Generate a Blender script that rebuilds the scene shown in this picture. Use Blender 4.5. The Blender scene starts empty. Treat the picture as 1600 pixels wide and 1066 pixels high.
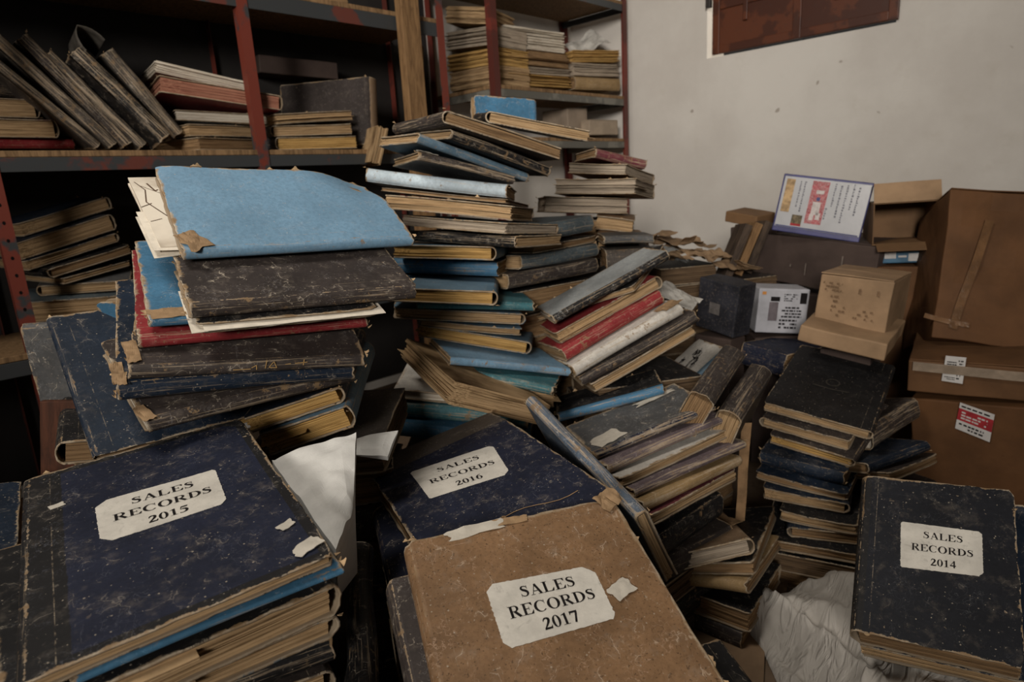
import bpy, bmesh, math, random
from mathutils import Matrix, Vector, noise

# ------------------------------------------------------------------ camera, world, lights, exposure
scene = bpy.context.scene
COL = scene.collection
cam_data = bpy.data.cameras.new('camera')
cam_data.sensor_width = 36.0
cam_data.lens = 22.5
cam_data.clip_start = 0.02
cam_data.dof.use_dof = True
cam_data.dof.focus_distance = 0.92
cam_data.dof.aperture_fstop = 6.3
cam = bpy.data.objects.new('camera', cam_data)
COL.objects.link(cam)
cam.matrix_world = Matrix(((0.69583921, 0.20907172, -0.68709301, 0.0),
                           (-0.71582406, 0.12417878, -0.68715031, 0.0),
                           (-0.05834133, 0.96998384, 0.23606703, 1.0),
                           (0, 0, 0, 1)))
scene.camera = cam

world = bpy.data.worlds.new('world')
scene.world = world
world.use_nodes = True
world.node_tree.nodes['Background'].inputs[0].default_value = (0.95, 0.93, 0.90, 1)
world.node_tree.nodes['Background'].inputs[1].default_value = 0.022

def area(name, loc, target, size, power, color):
    l = bpy.data.lights.new(name, 'AREA')
    l.shape = 'DISK'
    l.size = size
    l.energy = power
    l.color = color
    o = bpy.data.objects.new(name, l)
    COL.objects.link(o)
    o.location = loc
    d = Vector(target) - Vector(loc)
    o.rotation_euler = d.to_track_quat('-Z', 'Y').to_euler()
    return o

area('ceiling_lamp_light', (-0.25, 1.15, 2.8), (0.7, 0.8, 0.4), 0.7, 27, (1.0, 0.93, 0.84))
door = area('doorway_light', (-3.4, -1.9, 2.35), (3.2, 2.2, 1.62), 1.2, 28, (1.0, 0.935, 0.86))
door.data.spread = math.radians(50)
area('window_daylight', (4.3, 1.1, 2.2), (3.55, 1.9, 1.75), 0.8, 14, (1.0, 0.93, 0.82))

scene.view_settings.view_transform = 'Standard'
scene.view_settings.look = 'None'
scene.view_settings.exposure = 0.0
scene.view_settings.gamma = 1.0
scene.view_settings.use_curve_mapping = False

POSES = {
    'A1': [0.5242, 0.9844, 0.9086, -0.2172, 0.5664, 0.0524, 0.3805, 0.2412, 0.019, 'S'],
    'A2': [0.4983, 1.0381, 0.9217, -0.154, 0.4753, 0.0257, 0.3598, 0.2491, 0.0128, 'F'],
    'A3': [0.4696, 0.8936, 0.8323, -0.2537, 0.3787, 0.0638, 0.3426, 0.1594, 0.0255, 'S'],
    'A3b': [0.437, 0.8964, 0.8159, -0.2505, 0.3508, 0.0632, 0.2642, 0.2523, 0.0131, 'F'],
    'A4b': [0.4218, 0.9524, 0.8201, -0.276, 0.3508, 0.0898, 0.32, 0.2983, 0.0105, 'S'],
    'A4': [0.4117, 0.9557, 0.7922, -0.3139, 0.3454, 0.0689, 0.335, 0.3186, 0.0192, 'S'],
    'A5': [0.3769, 0.919, 0.7502, -0.3953, 0.3208, 0.1224, 0.3275, 0.2583, 0.0199, 'S'],
    'A6': [0.3688, 0.9419, 0.7201, -0.3152, 0.3371, 0.117, 0.3348, 0.3413, 0.0288, 'S'],
    'A7': [0.3879, 0.9415, 0.6907, -0.0768, 0.3155, 0.0148, 0.3218, 0.2527, 0.0221, 'S'],
    'A8': [0.4663, 0.9898, 0.6383, -0.6909, 0.0806, -0.2549, 0.1775, 0.3496, 0.0284, 'ER'],
    'A9': [0.4798, 0.9754, 0.5947, -0.6986, 0.09, -0.273, 0.1668, 0.3504, 0.0408, 'ER'],
    'AL1': [0.3096, 1.0862, 0.6277, -0.0959, 0.5458, 0.0204, 0.2481, 0.348, 0.012, 'EL'],
    'AL2': [0.2661, 1.1315, 0.5977, -0.2153, -0.0073, 0.1963, 0.2499, 0.3492, 0.0371, 'EL'],
    'AL3': [0.3002, 1.4159, 0.5368, -0.787, 1.6001, 0.057, 0.2496, 0.266, 0.0235, 'F'],
    'AL4': [0.4235, 1.2504, 0.6814, -1.022, 1.6968, 0.0114, 0.3518, 0.1598, 0.0226, 'S'],
    'P1': [0.5272, 2.5657, 0.9686, 0.2417, 0.0243, -0.2426, 0.303, 0.2, 0.0408, 'ER'],
    'P2': [0.5068, 2.5069, 0.8992, 0.1866, 0.0488, -0.236, 0.3084, 0.2, 0.052, 'ER'],
    'P3': [0.5101, 2.5025, 0.8608, 0.2477, 0.0452, -0.2104, 0.3057, 0.2, 0.0287, 'ER'],
    'P4': [0.547, 2.4838, 0.8237, 0.3072, 0.0515, -0.1716, 0.2852, 0.2, 0.0281, 'EL'],
    'P5': [0.5597, 2.4906, 0.79, 0.3896, 0.072, -0.1205, 0.2458, 0.2, 0.0177, 'F'],
    'P6': [0.5056, 2.4746, 0.7377, -0.3186, 0.121, 0.0417, 0.2644, 0.2, 0.0326, 'EL'],
    'P7': [0.4523, 2.4438, 0.6596, -0.245, 0.1257, 0.0599, 0.2613, 0.2, 0.0686, 'F'],
    'B1': [1.1247, 1.1079, 1.1003, -0.3088, 0.0294, 0.2879, 0.3279, 0.3642, 0.0277, 'EL'],
    'B2': [1.1527, 1.147, 1.0649, -0.2254, 0.0518, 0.3256, 0.3036, 0.2012, 0.0224, 'S'],
    'B3': [1.1154, 1.2044, 1.0579, -0.2087, 0.0399, 0.3207, 0.3301, 0.2337, 0.0217, 'S'],
    'B4': [1.0853, 1.2026, 1.037, -0.3824, -0.0156, 0.2688, 0.2604, 0.2472, 0.0187, 'S'],
    'B5': [1.0323, 1.2686, 1.0023, -0.8869, -0.0897, 0.1694, 0.3611, 0.2502, 0.0316, 'S'],
    'B5b': [1.0359, 1.2494, 0.9826, -1.0412, -0.0872, 0.1463, 0.3334, 0.2501, 0.0073, 'F'],
    'B6': [1.0335, 1.2358, 0.9393, -1.0393, -0.0731, 0.1325, 0.3354, 0.2509, 0.0343, 'F'],
    'B7': [1.0414, 1.2368, 0.9035, -1.3956, -0.0908, 0.0778, 0.3404, 0.2508, 0.0249, 'F'],
    'B8': [1.0515, 1.2216, 0.865, -1.3344, -0.0716, 0.0589, 0.3346, 0.2506, 0.0266, 'S'],
    'B9': [1.0187, 1.2437, 0.8313, -0.9405, -0.0578, 0.0653, 0.2682, 0.349, 0.0326, 'ER'],
    'B10': [1.0568, 1.2988, 0.7839, -0.9911, -0.0374, 0.0615, 0.3007, 0.242, 0.0366, 'S'],
    'B11': [0.9259, 1.15, 0.7429, -0.7809, -0.0094, 0.0982, 0.2625, 0.3364, 0.0318, 'ER'],
    'B12': [1.0216, 1.1371, 0.7107, -0.6489, -0.0054, 0.1077, 0.2908, 0.2481, 0.0202, 'S'],
    'B13': [0.9971, 1.1717, 0.6836, -0.6503, -0.0204, 0.137, 0.3253, 0.344, 0.026, 'ER'],
    'B14a': [1.0269, 1.1696, 0.654, -0.6966, -0.0182, 0.1741, 0.2577, 0.2555, 0.0161, 'F'],
    'B14': [1.0357, 1.1756, 0.6145, -0.8564, -0.059, 0.2088, 0.294, 0.3327, 0.0304, 'ER'],
    'B15': [1.0274, 1.0318, 0.5718, -0.4445, 0.0344, 0.2494, 0.3147, 0.2138, 0.0175, 'S'],
    'B17': [0.9951, 1.0242, 0.5425, -0.9828, -0.0599, 0.2004, 0.225, 0.2524, 0.0202, 'S'],
    'B18': [1.0, 1.0373, 0.4968, -0.6362, 0.0224, 0.1953, 0.2493, 0.2556, 0.0398, 'F'],
    'B19': [0.9356, 1.1563, 0.4924, -0.779, -0.0103, 0.1609, 0.2927, 0.3403, 0.0217, 'EL'],
    'B20': [0.9341, 1.1409, 0.4464, -0.8432, -0.0128, 0.144, 0.3494, 0.2516, 0.038, 'S'],
    'B21': [0.9087, 1.1193, 0.4043, -0.927, -0.0191, 0.1308, 0.3486, 0.2523, 0.0367, 'S'],
    'B16': [0.834, 1.1387, 0.5882, -1.8848, -0.4182, 0.0928, 0.3388, 0.25, 0.0492, 'F'],
    'R1': [1.2726, 1.1337, 1.1269, -0.658, 0.0977, 0.2244, 0.2773, 0.3507, 0.0267, 'EL'],
    'R2': [1.8038, 1.2535, 1.0498, -0.5357, -0.0347, 0.2502, 0.1911, 0.1931, 0.0272, 'S'],
    'R3': [1.7481, 1.3157, 1.0214, -1.3823, -0.1575, 0.0836, 0.2148, 0.2518, 0.0312, 'F'],
    'R4': [1.7401, 1.3203, 0.9573, -1.2558, -0.1134, 0.0476, 0.2857, 0.2538, 0.047, 'F'],
    'R5': [1.7509, 1.3592, 0.8955, -0.7352, -0.0451, 0.0833, 0.29, 0.2483, 0.0505, 'F'],
    'R7': [1.4064, 1.204, 0.8451, -0.0247, -0.015, -0.0349, 0.3607, 0.248, 0.0464, 'S'],
    'R8': [1.4277, 1.1767, 0.8193, 0.1172, -0.0214, 0.0074, 0.3337, 0.2514, 0.018, 'F'],
    'R9': [1.3916, 1.1687, 0.7803, -0.0235, -0.0257, 0.0055, 0.3333, 0.2496, 0.0368, 'S'],
    'R10': [1.3453, 1.1567, 0.7368, -0.1291, -0.0234, -0.0112, 0.3421, 0.2511, 0.0386, 'S'],
    'R11': [1.7731, 1.2656, 0.8305, -0.9859, 0.0514, 0.1582, 0.1307, 0.1939, 0.0424, 'F'],
    'R13': [1.6927, 1.1996, 0.7758, -0.9822, 0.0619, 0.1602, 0.1466, 0.2266, 0.0422, 'EL'],
    'R12': [1.6102, 1.0952, 0.8101, -0.8055, -0.0053, 0.0459, 0.1547, 0.1592, 0.0235, 'S'],
    'D1': [1.3174, 0.9426, 0.7241, -0.6076, -0.0324, -0.4202, 0.3451, 0.1626, 0.0236, 'S'],
    'D1b': [1.3144, 1.0419, 0.6745, -1.2607, 0.2093, -0.3265, 0.3108, 0.3385, 0.0137, 'EL'],
    'D2': [1.3232, 0.9524, 0.6623, -0.6067, -0.0656, -0.4102, 0.3161, 0.3433, 0.0307, 'ER'],
    'D3': [1.3045, 0.924, 0.6247, -0.5158, -0.1202, -0.4001, 0.3101, 0.1952, 0.0347, 'S'],
    'D4': [1.2981, 0.8783, 0.5962, -0.5525, -0.0935, -0.3973, 0.3295, 0.2504, 0.0316, 'S'],
    'D5': [1.3118, 0.8569, 0.5739, -0.6243, -0.0591, -0.4093, 0.3424, 0.2506, 0.0261, 'S'],
    'D6': [1.3205, 0.8497, 0.5509, -0.5835, -0.0745, -0.4064, 0.305, 0.25, 0.0227, 'F'],
    'E0': [1.1914, 0.8666, 0.4641, -0.8725, -0.0208, -0.2466, 0.2693, 0.1599, 0.0197, 'S'],
    'E1': [1.1242, 0.7, 0.4564, -0.543, -0.0448, -0.2342, 0.2988, 0.1841, 0.0181, 'S'],
    'E2': [1.1251, 0.6696, 0.4346, -0.4349, -0.0893, -0.1855, 0.3047, 0.2482, 0.0184, 'S'],
    'E3': [1.1391, 0.6434, 0.4137, -0.3351, -0.1178, -0.135, 0.3282, 0.2493, 0.018, 'F'],
    'E4': [1.1358, 0.616, 0.3914, -0.3172, -0.1288, -0.0944, 0.3152, 0.2506, 0.0177, 'S'],
    'E5': [1.1239, 0.6035, 0.3626, -0.2223, -0.1353, -0.0431, 0.3011, 0.2504, 0.0217, 'S'],
    'E6': [1.1177, 0.5973, 0.3367, -0.1502, -0.1413, -0.0148, 0.2892, 0.2502, 0.0214, 'F'],
    'EB1': [1.4911, 0.7719, 0.4986, -0.7302, -0.1114, -0.6735, 0.1528, 0.2159, 0.012, 'S'],
    'EB2': [1.3548, 0.6407, 0.542, 0.0113, -1.0875, -0.2348, 0.3022, 0.25, 0.0578, 'S'],
    'EB3': [1.3977, 0.5951, 0.4992, -0.0838, -1.2086, -0.2904, 0.2931, 0.25, 0.0546, 'S'],
    'T1': [1.1286, 0.5573, 0.2057, -0.8405, -0.2458, -0.2083, 0.1691, 0.326, 0.0327, 'ER'],
    'T2': [1.1441, 0.5657, 0.1641, -1.3068, -0.1143, -0.2327, 0.1629, 0.3425, 0.0257, 'EL'],
    'T3': [1.1285, 0.5656, 0.132, -1.4436, -0.0788, -0.2105, 0.1521, 0.2539, 0.0263, 'S'],
    'L1': [0.8281, 0.4862, 0.3507, -0.3412, 0.2378, -0.4975, 0.0226, 0.3586, 0.1984, 'TS'],
    'G1': [0.1525, 0.594, 0.6156, -0.1883, 0.0944, -0.0548, 0.2771, 0.4105, 0.0115, 'EL'],
    'G2': [0.1736, 0.5919, 0.6027, -0.1715, 0.0844, -0.0123, 0.25, 0.2846, 0.0062, 'S'],
    'G3': [0.1468, 0.5956, 0.5583, -0.1062, 0.0784, 0.0209, 0.2957, 0.3006, 0.0378, 'ER'],
    'G4': [0.1441, 0.6124, 0.5271, -0.1407, 0.0703, 0.0458, 0.3007, 0.2996, 0.0269, 'ER'],
    'G5': [0.1292, 0.6345, 0.4961, -0.2565, 0.0578, 0.0671, 0.3217, 0.2797, 0.029, 'S'],
    'G6': [0.1323, 0.6274, 0.4524, -0.2069, 0.0584, 0.0719, 0.3027, 0.2999, 0.0394, 'ER'],
    'GL1': [-0.0839, 0.9937, 0.5817, -0.1826, 0.0647, 0.1464, 0.2959, 0.2693, 0.0105, 'S'],
    'GL2': [-0.0876, 1.0275, 0.5268, -0.4371, 0.0155, 0.1675, 0.3019, 0.2484, 0.0539, 'F'],
    'G20': [0.5687, 0.5366, 0.4922, -0.3572, -0.0165, -0.1934, 0.2788, 0.485, 0.0437, 'F'],
    'K3': [0.5279, 0.5655, 0.4391, -0.4911, 0.0051, -0.1827, 0.3026, 0.3272, 0.0394, 'EL'],
    'H1': [0.3807, 0.26, 0.4067, -0.4965, 0.3318, -0.0132, 0.298, 0.3771, 0.0339, 'EL'],
    'K4': [0.3751, 0.3013, 0.3691, -0.4742, 0.3298, -0.0188, 0.292, 0.3405, 0.0435, 'EL'],
    'K1': [0.4836, 0.1591, 0.261, -0.4527, 0.2218, 0.0007, 0.2798, 0.2989, 0.0463, 'ER'],
    'K2': [0.2324, 0.5808, 0.2803, -0.5643, 0.0156, 0.3249, 0.0307, 0.3252, 0.2002, 'TS'],
    'C1': [1.6124, 0.5426, 0.3624, -1.4316, 0.158, 0.1527, 0.263, 0.4062, 0.0238, 'ER'],
    'C2': [1.5837, 0.5617, 0.3315, -1.4595, 0.1243, 0.1326, 0.2203, 0.3514, 0.0258, 'EL'],
    'C3': [1.5687, 0.5365, 0.2963, -1.5239, 0.1006, 0.0999, 0.2096, 0.3448, 0.0241, 'ER'],
    'C4': [1.5297, 0.5425, 0.2545, -1.4526, 0.0969, 0.0604, 0.2053, 0.2535, 0.0333, 'S'],
    'C5': [1.5034, 0.5335, 0.2281, -1.4622, 0.0871, 0.03, 0.2169, 0.2535, 0.0181, 'F'],
    'C6': [1.4893, 0.5145, 0.1959, -1.3411, 0.0804, 0.004, 0.1984, 0.3423, 0.0264, 'ER'],
    'C7': [1.4602, 0.4726, 0.165, -1.3552, 0.0782, -0.0053, 0.1717, 0.2581, 0.0246, 'F'],
    'C8': [1.4611, 0.458, 0.1351, -1.1925, 0.0704, -0.0226, 0.1598, 0.3423, 0.0271, 'EL'],
    'C9': [1.4271, 0.4713, 0.1055, -1.2845, 0.0734, -0.0199, 0.2082, 0.2552, 0.0241, 'F'],
    'Q1': [1.8564, 0.405, 0.2918, -0.1292, -0.2547, -0.008, 0.3037, 0.247, 0.0596, 'S'],
    'Q2': [1.7107, 0.3633, 0.2725, -0.3129, -0.2465, 0.0108, 0.2534, 0.2537, 0.0261, 'S'],
    'Q3': [1.732, 0.3334, 0.2475, -0.1944, -0.2431, 0.0855, 0.2455, 0.2513, 0.0212, 'F'],
    'M1': [1.0642, 0.159, 0.2219, -1.3163, 0.6346, -0.1054, 0.2294, 0.2923, 0.0579, 'EL'],
    'M2': [1.1016, 0.1441, 0.1768, -1.3125, 0.6368, -0.1249, 0.2502, 0.2999, 0.053, 'ER'],
    'X1': [1.9655, 0.5865, 0.5225, -1.5266, -0.0304, 0.0861, 0.1912, 0.2386, 0.1646, 'box'],
    'X1b': [1.8779, 0.5781, 0.4933, -1.498, 0.0792, 0.1627, 0.2269, 0.2491, 0.0495, 'box'],
    'X2': [2.2103, 0.2776, 0.4789, -1.0928, -0.376, 0.1305, 0.2903, 0.3, 0.4508, 'box'],
    'X3': [2.4258, 0.5634, 0.7355, -1.1448, -0.0131, -0.0241, 0.1934, 0.2, 0.1378, 'box'],
    'X4': [2.4278, 0.8842, 0.571, -1.7159, 0.0099, 0.0909, 0.492, 0.25, 0.1785, 'box'],
    'X5': [2.4438, 1.142, 0.7988, -1.7898, 0.068, 0.139, 0.1461, 0.1147, 0.0426, 'box'],
    'X6': [2.3886, 0.8422, 0.7617, -1.3176, -0.0833, 0.1714, 0.2889, 0.03, 0.2024, 'box'],
    'X7': [2.0962, 0.8319, 0.4682, -0.8708, -0.0091, 0.0814, 0.1625, 0.12, 0.1498, 'box'],
    'X8': [1.9197, 0.9784, 0.4921, -1.7925, 0.0151, 0.1223, 0.1551, 0.0844, 0.1713, 'box'],
    'X11': [1.9177, 0.8166, 0.3848, -1.7852, -0.0635, 0.0662, 0.1653, 0.25, 0.0726, 'S'],
    'X12': [2.0535, 0.2667, 0.3655, -1.404, 0.0603, -0.0286, 0.3366, 0.3932, 0.0906, 'box'],
    'X13': [2.0678, 0.2276, 0.0607, -1.5717, 0.0745, -0.1103, 0.3432, 0.3654, 0.2895, 'box'],
    'X14': [2.4544, 0.5738, 0.6689, -1.1373, -0.0006, -0.0135, 0.136, 0.15, 0.0646, 'box'],
    'S1d': [0.4242, 2.6373, 1.366, 0.3731, 0.0269, -0.0087, 0.1375, 0.2519, 0.0419, 'S'],
    'S1a': [0.4281, 2.6224, 1.3019, 0.003, 0.0462, 0.0, 0.184, 0.3465, 0.0563, 'ER'],
    'S1b': [0.446, 2.5983, 1.239, 0.0223, 0.0577, 0.0034, 0.2201, 0.3502, 0.055, 'ER'],
    'S1c': [0.4492, 2.6207, 1.206, 0.0734, 0.0627, -0.0028, 0.3039, 0.2521, 0.0302, 'S'],
    'L2a': [0.5104, 2.5373, 1.3339, 0.118, 0.07, 0.7819, 0.3862, 0.21, 0.027, 'S'],
    'L2b': [0.547, 2.5293, 1.3552, -0.001, 0.0247, 0.8728, 0.4093, 0.21, 0.034, 'S'],
    'L2c': [0.5992, 2.5209, 1.359, -0.0049, -0.0109, 0.9353, 0.3988, 0.21, 0.036, 'S'],
    'L2d': [0.652, 2.5167, 1.3384, -0.0374, -0.0693, 0.908, 0.3632, 0.21, 0.032, 'S'],
    'L2e': [0.6969, 2.4279, 1.3435, -0.0504, -0.1338, 0.9158, 0.34130000000000005, 0.21, 0.045, 'S'],
    'L2f': [0.7782, 2.4755, 1.3596, -0.0173, -0.0542, 0.9954, 0.3147, 0.21, 0.045, 'S'],
    'S3a': [0.9892, 2.4392, 1.4159, -0.0937, -0.0399, 0.1796, 0.3204, 0.2423, 0.0344, 'F'],
    'S3b': [1.0249, 2.3873, 1.3465, -0.1346, -0.0327, 0.1259, 0.4122, 0.3525, 0.0512, 'ER'],
    'S3c': [1.0489, 2.476, 1.2866, -0.1906, -0.0194, 0.0454, 0.324, 0.2479, 0.0349, 'F'],
    'S3d': [1.0698, 2.4827, 1.2351, 0.1852, -0.0008, -0.0024, 0.3238, 0.2489, 0.0396, 'F'],
    'S3e': [1.0822, 2.4824, 1.188, 0.3853, -0.0012, -0.0179, 0.3362, 0.2501, 0.0421, 'F'],
    'S4a': [1.3675, 2.3673, 1.2836, -0.0088, 0.0206, -0.0727, 0.3349, 0.2508, 0.0349, 'F'],
    'S4b': [1.3457, 2.3652, 1.2346, -0.1343, 0.0318, -0.0307, 0.3319, 0.2793, 0.0379, 'EL'],
    'S4c': [1.3578, 2.3617, 1.1823, -0.1194, 0.0367, -0.0112, 0.3354, 0.2803, 0.0453, 'EL'],
    'S5': [1.5056, 2.5513, 1.204, -1.0825, -0.1212, 0.0164, 0.439, 0.06, 0.2734, 'LS'],
    'S5b': [1.4818, 2.6545, 1.5036, -0.1043, 0.0372, 0.0285, 0.343, 0.2, 0.0687, 'box'],
    'S5c': [1.5277, 2.2425, 1.1128, -0.3296, 0.0162, 0.3102, 0.0438, 0.2, 0.1549, 'TB'],
    'S5d': [2.0001, 2.5371, 1.3198, -0.5232, 0.0193, 0.1013, 0.0412, 0.2, 0.3414, 'TB'],
    'S6': [1.4577, 2.4544, 1.7389, 0.0067, 0.0076, -0.0375, 0.3512, 0.25, 0.0351, 'F'],
    'S7a': [2.3326, 2.519, 1.7894, -1.2779, -0.015, 0.1788, 0.2696, 0.2551, 0.072, 'F'],
    'S7b': [2.3928, 2.589, 1.6944, -1.5978, -0.0378, 0.0995, 0.3746, 0.2485, 0.0846, 'F'],
    'S7c': [2.415, 2.6058, 1.6028, -1.5911, -0.0234, 0.0616, 0.378, 0.2489, 0.0795, 'F'],
    'S7d': [2.416, 2.6055, 1.5046, -1.6054, -0.0173, 0.0415, 0.3838, 0.2499, 0.0902, 'F'],
    'S8a': [2.728, 2.4111, 1.684, -0.0257, 0.0127, -0.0167, 0.4704, 0.3404, 0.1014, 'F'],
    'S8b': [2.7555, 2.4168, 1.6087, -0.0166, 0.0151, -0.0184, 0.5059, 0.3399, 0.0723, 'F'],
    'S8c': [2.7611, 2.4198, 1.5697, -0.0217, 0.0183, -0.0188, 0.5091, 0.3397, 0.0355, 'F'],
    'S8d': [2.763, 2.4181, 1.5091, -0.0258, 0.0201, -0.018, 0.5043, 0.3402, 0.0574, 'F'],
    'S9a': [3.1924, 2.366, 1.6585, -0.1941, -0.001, -0.0547, 0.3708, 0.3005, 0.0599, 'F'],
    'S9b': [3.2054, 2.372, 1.584, -0.1052, -0.0006, -0.0348, 0.3938, 0.3002, 0.0679, 'F'],
    'S9c': [3.2189, 2.3817, 1.5102, -0.0848, 0.0048, -0.0214, 0.3977, 0.2993, 0.0675, 'S'],
    'Y1': [3.2136, 2.3459, 1.2562, -0.1181, 0.0098, -0.0054, 0.2433, 0.2, 0.0799, 'box'],
    'Y2': [3.071, 2.4264, 1.2858, -0.0463, 0.0091, -0.0165, 0.1727, 0.2, 0.1192, 'box'],
    'Y3': [1.5424, 1.5065, 1.1841, -0.3799, -0.1104, 0.067, 0.2235, 0.03, 0.0913, 'LS']
}
LABEL16 = [(-0.0782, 0.3403), (0.0709, 0.2988), (0.0504, 0.1804), (-0.0809, 0.2158)]
STK12 = [(-0.0829, 0.1143), (-0.0368, 0.1123), (-0.0408, 0.0362), (-0.0893, 0.0406)]
STK13 = [(-0.048, 0.2932), (0.0286, 0.2654), (0.0153, 0.1836), (-0.0627, 0.2152)]
WSACK = [(0.3561, 0.8578, 0.6361), (0.4638, 0.8023, 0.6612), (0.3862, 0.699, 0.6004), (0.3251, 0.642, 0.5955)]
WSHEET = [(0.5023, 0.8798, 0.6172), (0.5662, 0.8451, 0.6179), (0.5241, 0.8194, 0.5897), (0.4779, 0.8429, 0.6087)]


# ------------------------------------------------------------------ small helpers
def vn(p, s=1.0, o=0.0):
    return noise.noise(Vector((p[0] * s + o, p[1] * s + o * 1.7, p[2] * s - o)))

def rotm(y, p, r):
    return Matrix.Rotation(y, 4, 'Z') @ Matrix.Rotation(p, 4, 'X') @ Matrix.Rotation(r, 4, 'Y')

def pose(key):
    p = POSES[key]
    return Matrix.Translation(p[:3]) @ rotm(*p[3:6]), p[6], p[7], p[8], p[9]

def mesh(name, verts, faces, mat=None, parent=None, attrs=None, smooth=False, matrix=None, fix=True):
    me = bpy.data.meshes.new(name)
    me.from_pydata([tuple(v) for v in verts], [], faces)
    if fix:
        bm = bmesh.new()
        bm.from_mesh(me)
        bmesh.ops.recalc_face_normals(bm, faces=bm.faces)
        bm.to_mesh(me)
        bm.free()
    for k, vals in (attrs or {}).items():
        if isinstance(vals[0], (tuple, list)):
            a = me.attributes.new(k, 'FLOAT_VECTOR', 'POINT')
            a.data.foreach_set('vector', [c for v in vals for c in v])
        else:
            a = me.attributes.new(k, 'FLOAT', 'POINT')
            a.data.foreach_set('value', vals)
    if smooth:
        me.polygons.foreach_set('use_smooth', [True] * len(me.polygons))
    if mat:
        me.materials.append(mat)
    o = bpy.data.objects.new(name, me)
    COL.objects.link(o)
    if parent:
        o.parent = parent
    if matrix is not None:
        o.matrix_world = matrix
    return o

def empty(name, matrix, label, cat, group=None):
    o = bpy.data.objects.new(name, None)
    o.empty_display_size = 0.05
    COL.objects.link(o)
    o.matrix_world = matrix
    return tag(o, label, cat, group)

def tag(o, label, cat, group=None):
    o['label'] = label
    o['category'] = cat
    if group:
        o['group'] = group
    return o

def structure(o):
    o['kind'] = 'structure'
    return o

def box_geo(x0, x1, y0, y1, z0, z1, n=1, amp=0.0, seed=0.0):
    """a box as a lightly subdivided, slightly uneven shell"""
    V, F = [], []
    idx = {}
    def vid(i, j, k):
        if (i, j, k) not in idx:
            p = [x0 + (x1 - x0) * i / n, y0 + (y1 - y0) * j / n, z0 + (z1 - z0) * k / n]
            if amp:
                p = [p[q] + amp * vn(p, 9.0, seed + q * 3.1) for q in range(3)]
            idx[(i, j, k)] = len(V)
            V.append(p)
        return idx[(i, j, k)]
    for a in range(n):
        for b in range(n):
            for c in (0, n):
                F.append([vid(a, b, c), vid(a + 1, b, c), vid(a + 1, b + 1, c), vid(a, b + 1, c)])
                F.append([vid(a, c, b), vid(a + 1, c, b), vid(a + 1, c, b + 1), vid(a, c, b + 1)])
                F.append([vid(c, a, b), vid(c, a + 1, b), vid(c, a + 1, b + 1), vid(c, a, b + 1)])
    return V, F

def bevel_box(name, dims, mat, parent=None, bevel=0.003, n=1, amp=0.0, seed=0.0, matrix=None):
    V, F = box_geo(*dims, n=n, amp=amp, seed=seed)
    o = mesh(name, V, F, mat, parent, matrix=matrix)
    if bevel:
        m = o.modifiers.new('bevel', 'BEVEL')
        m.width = bevel
        m.segments = 2
        m.limit_method = 'ANGLE'
        m.angle_limit = 0.9
    return o

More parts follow.
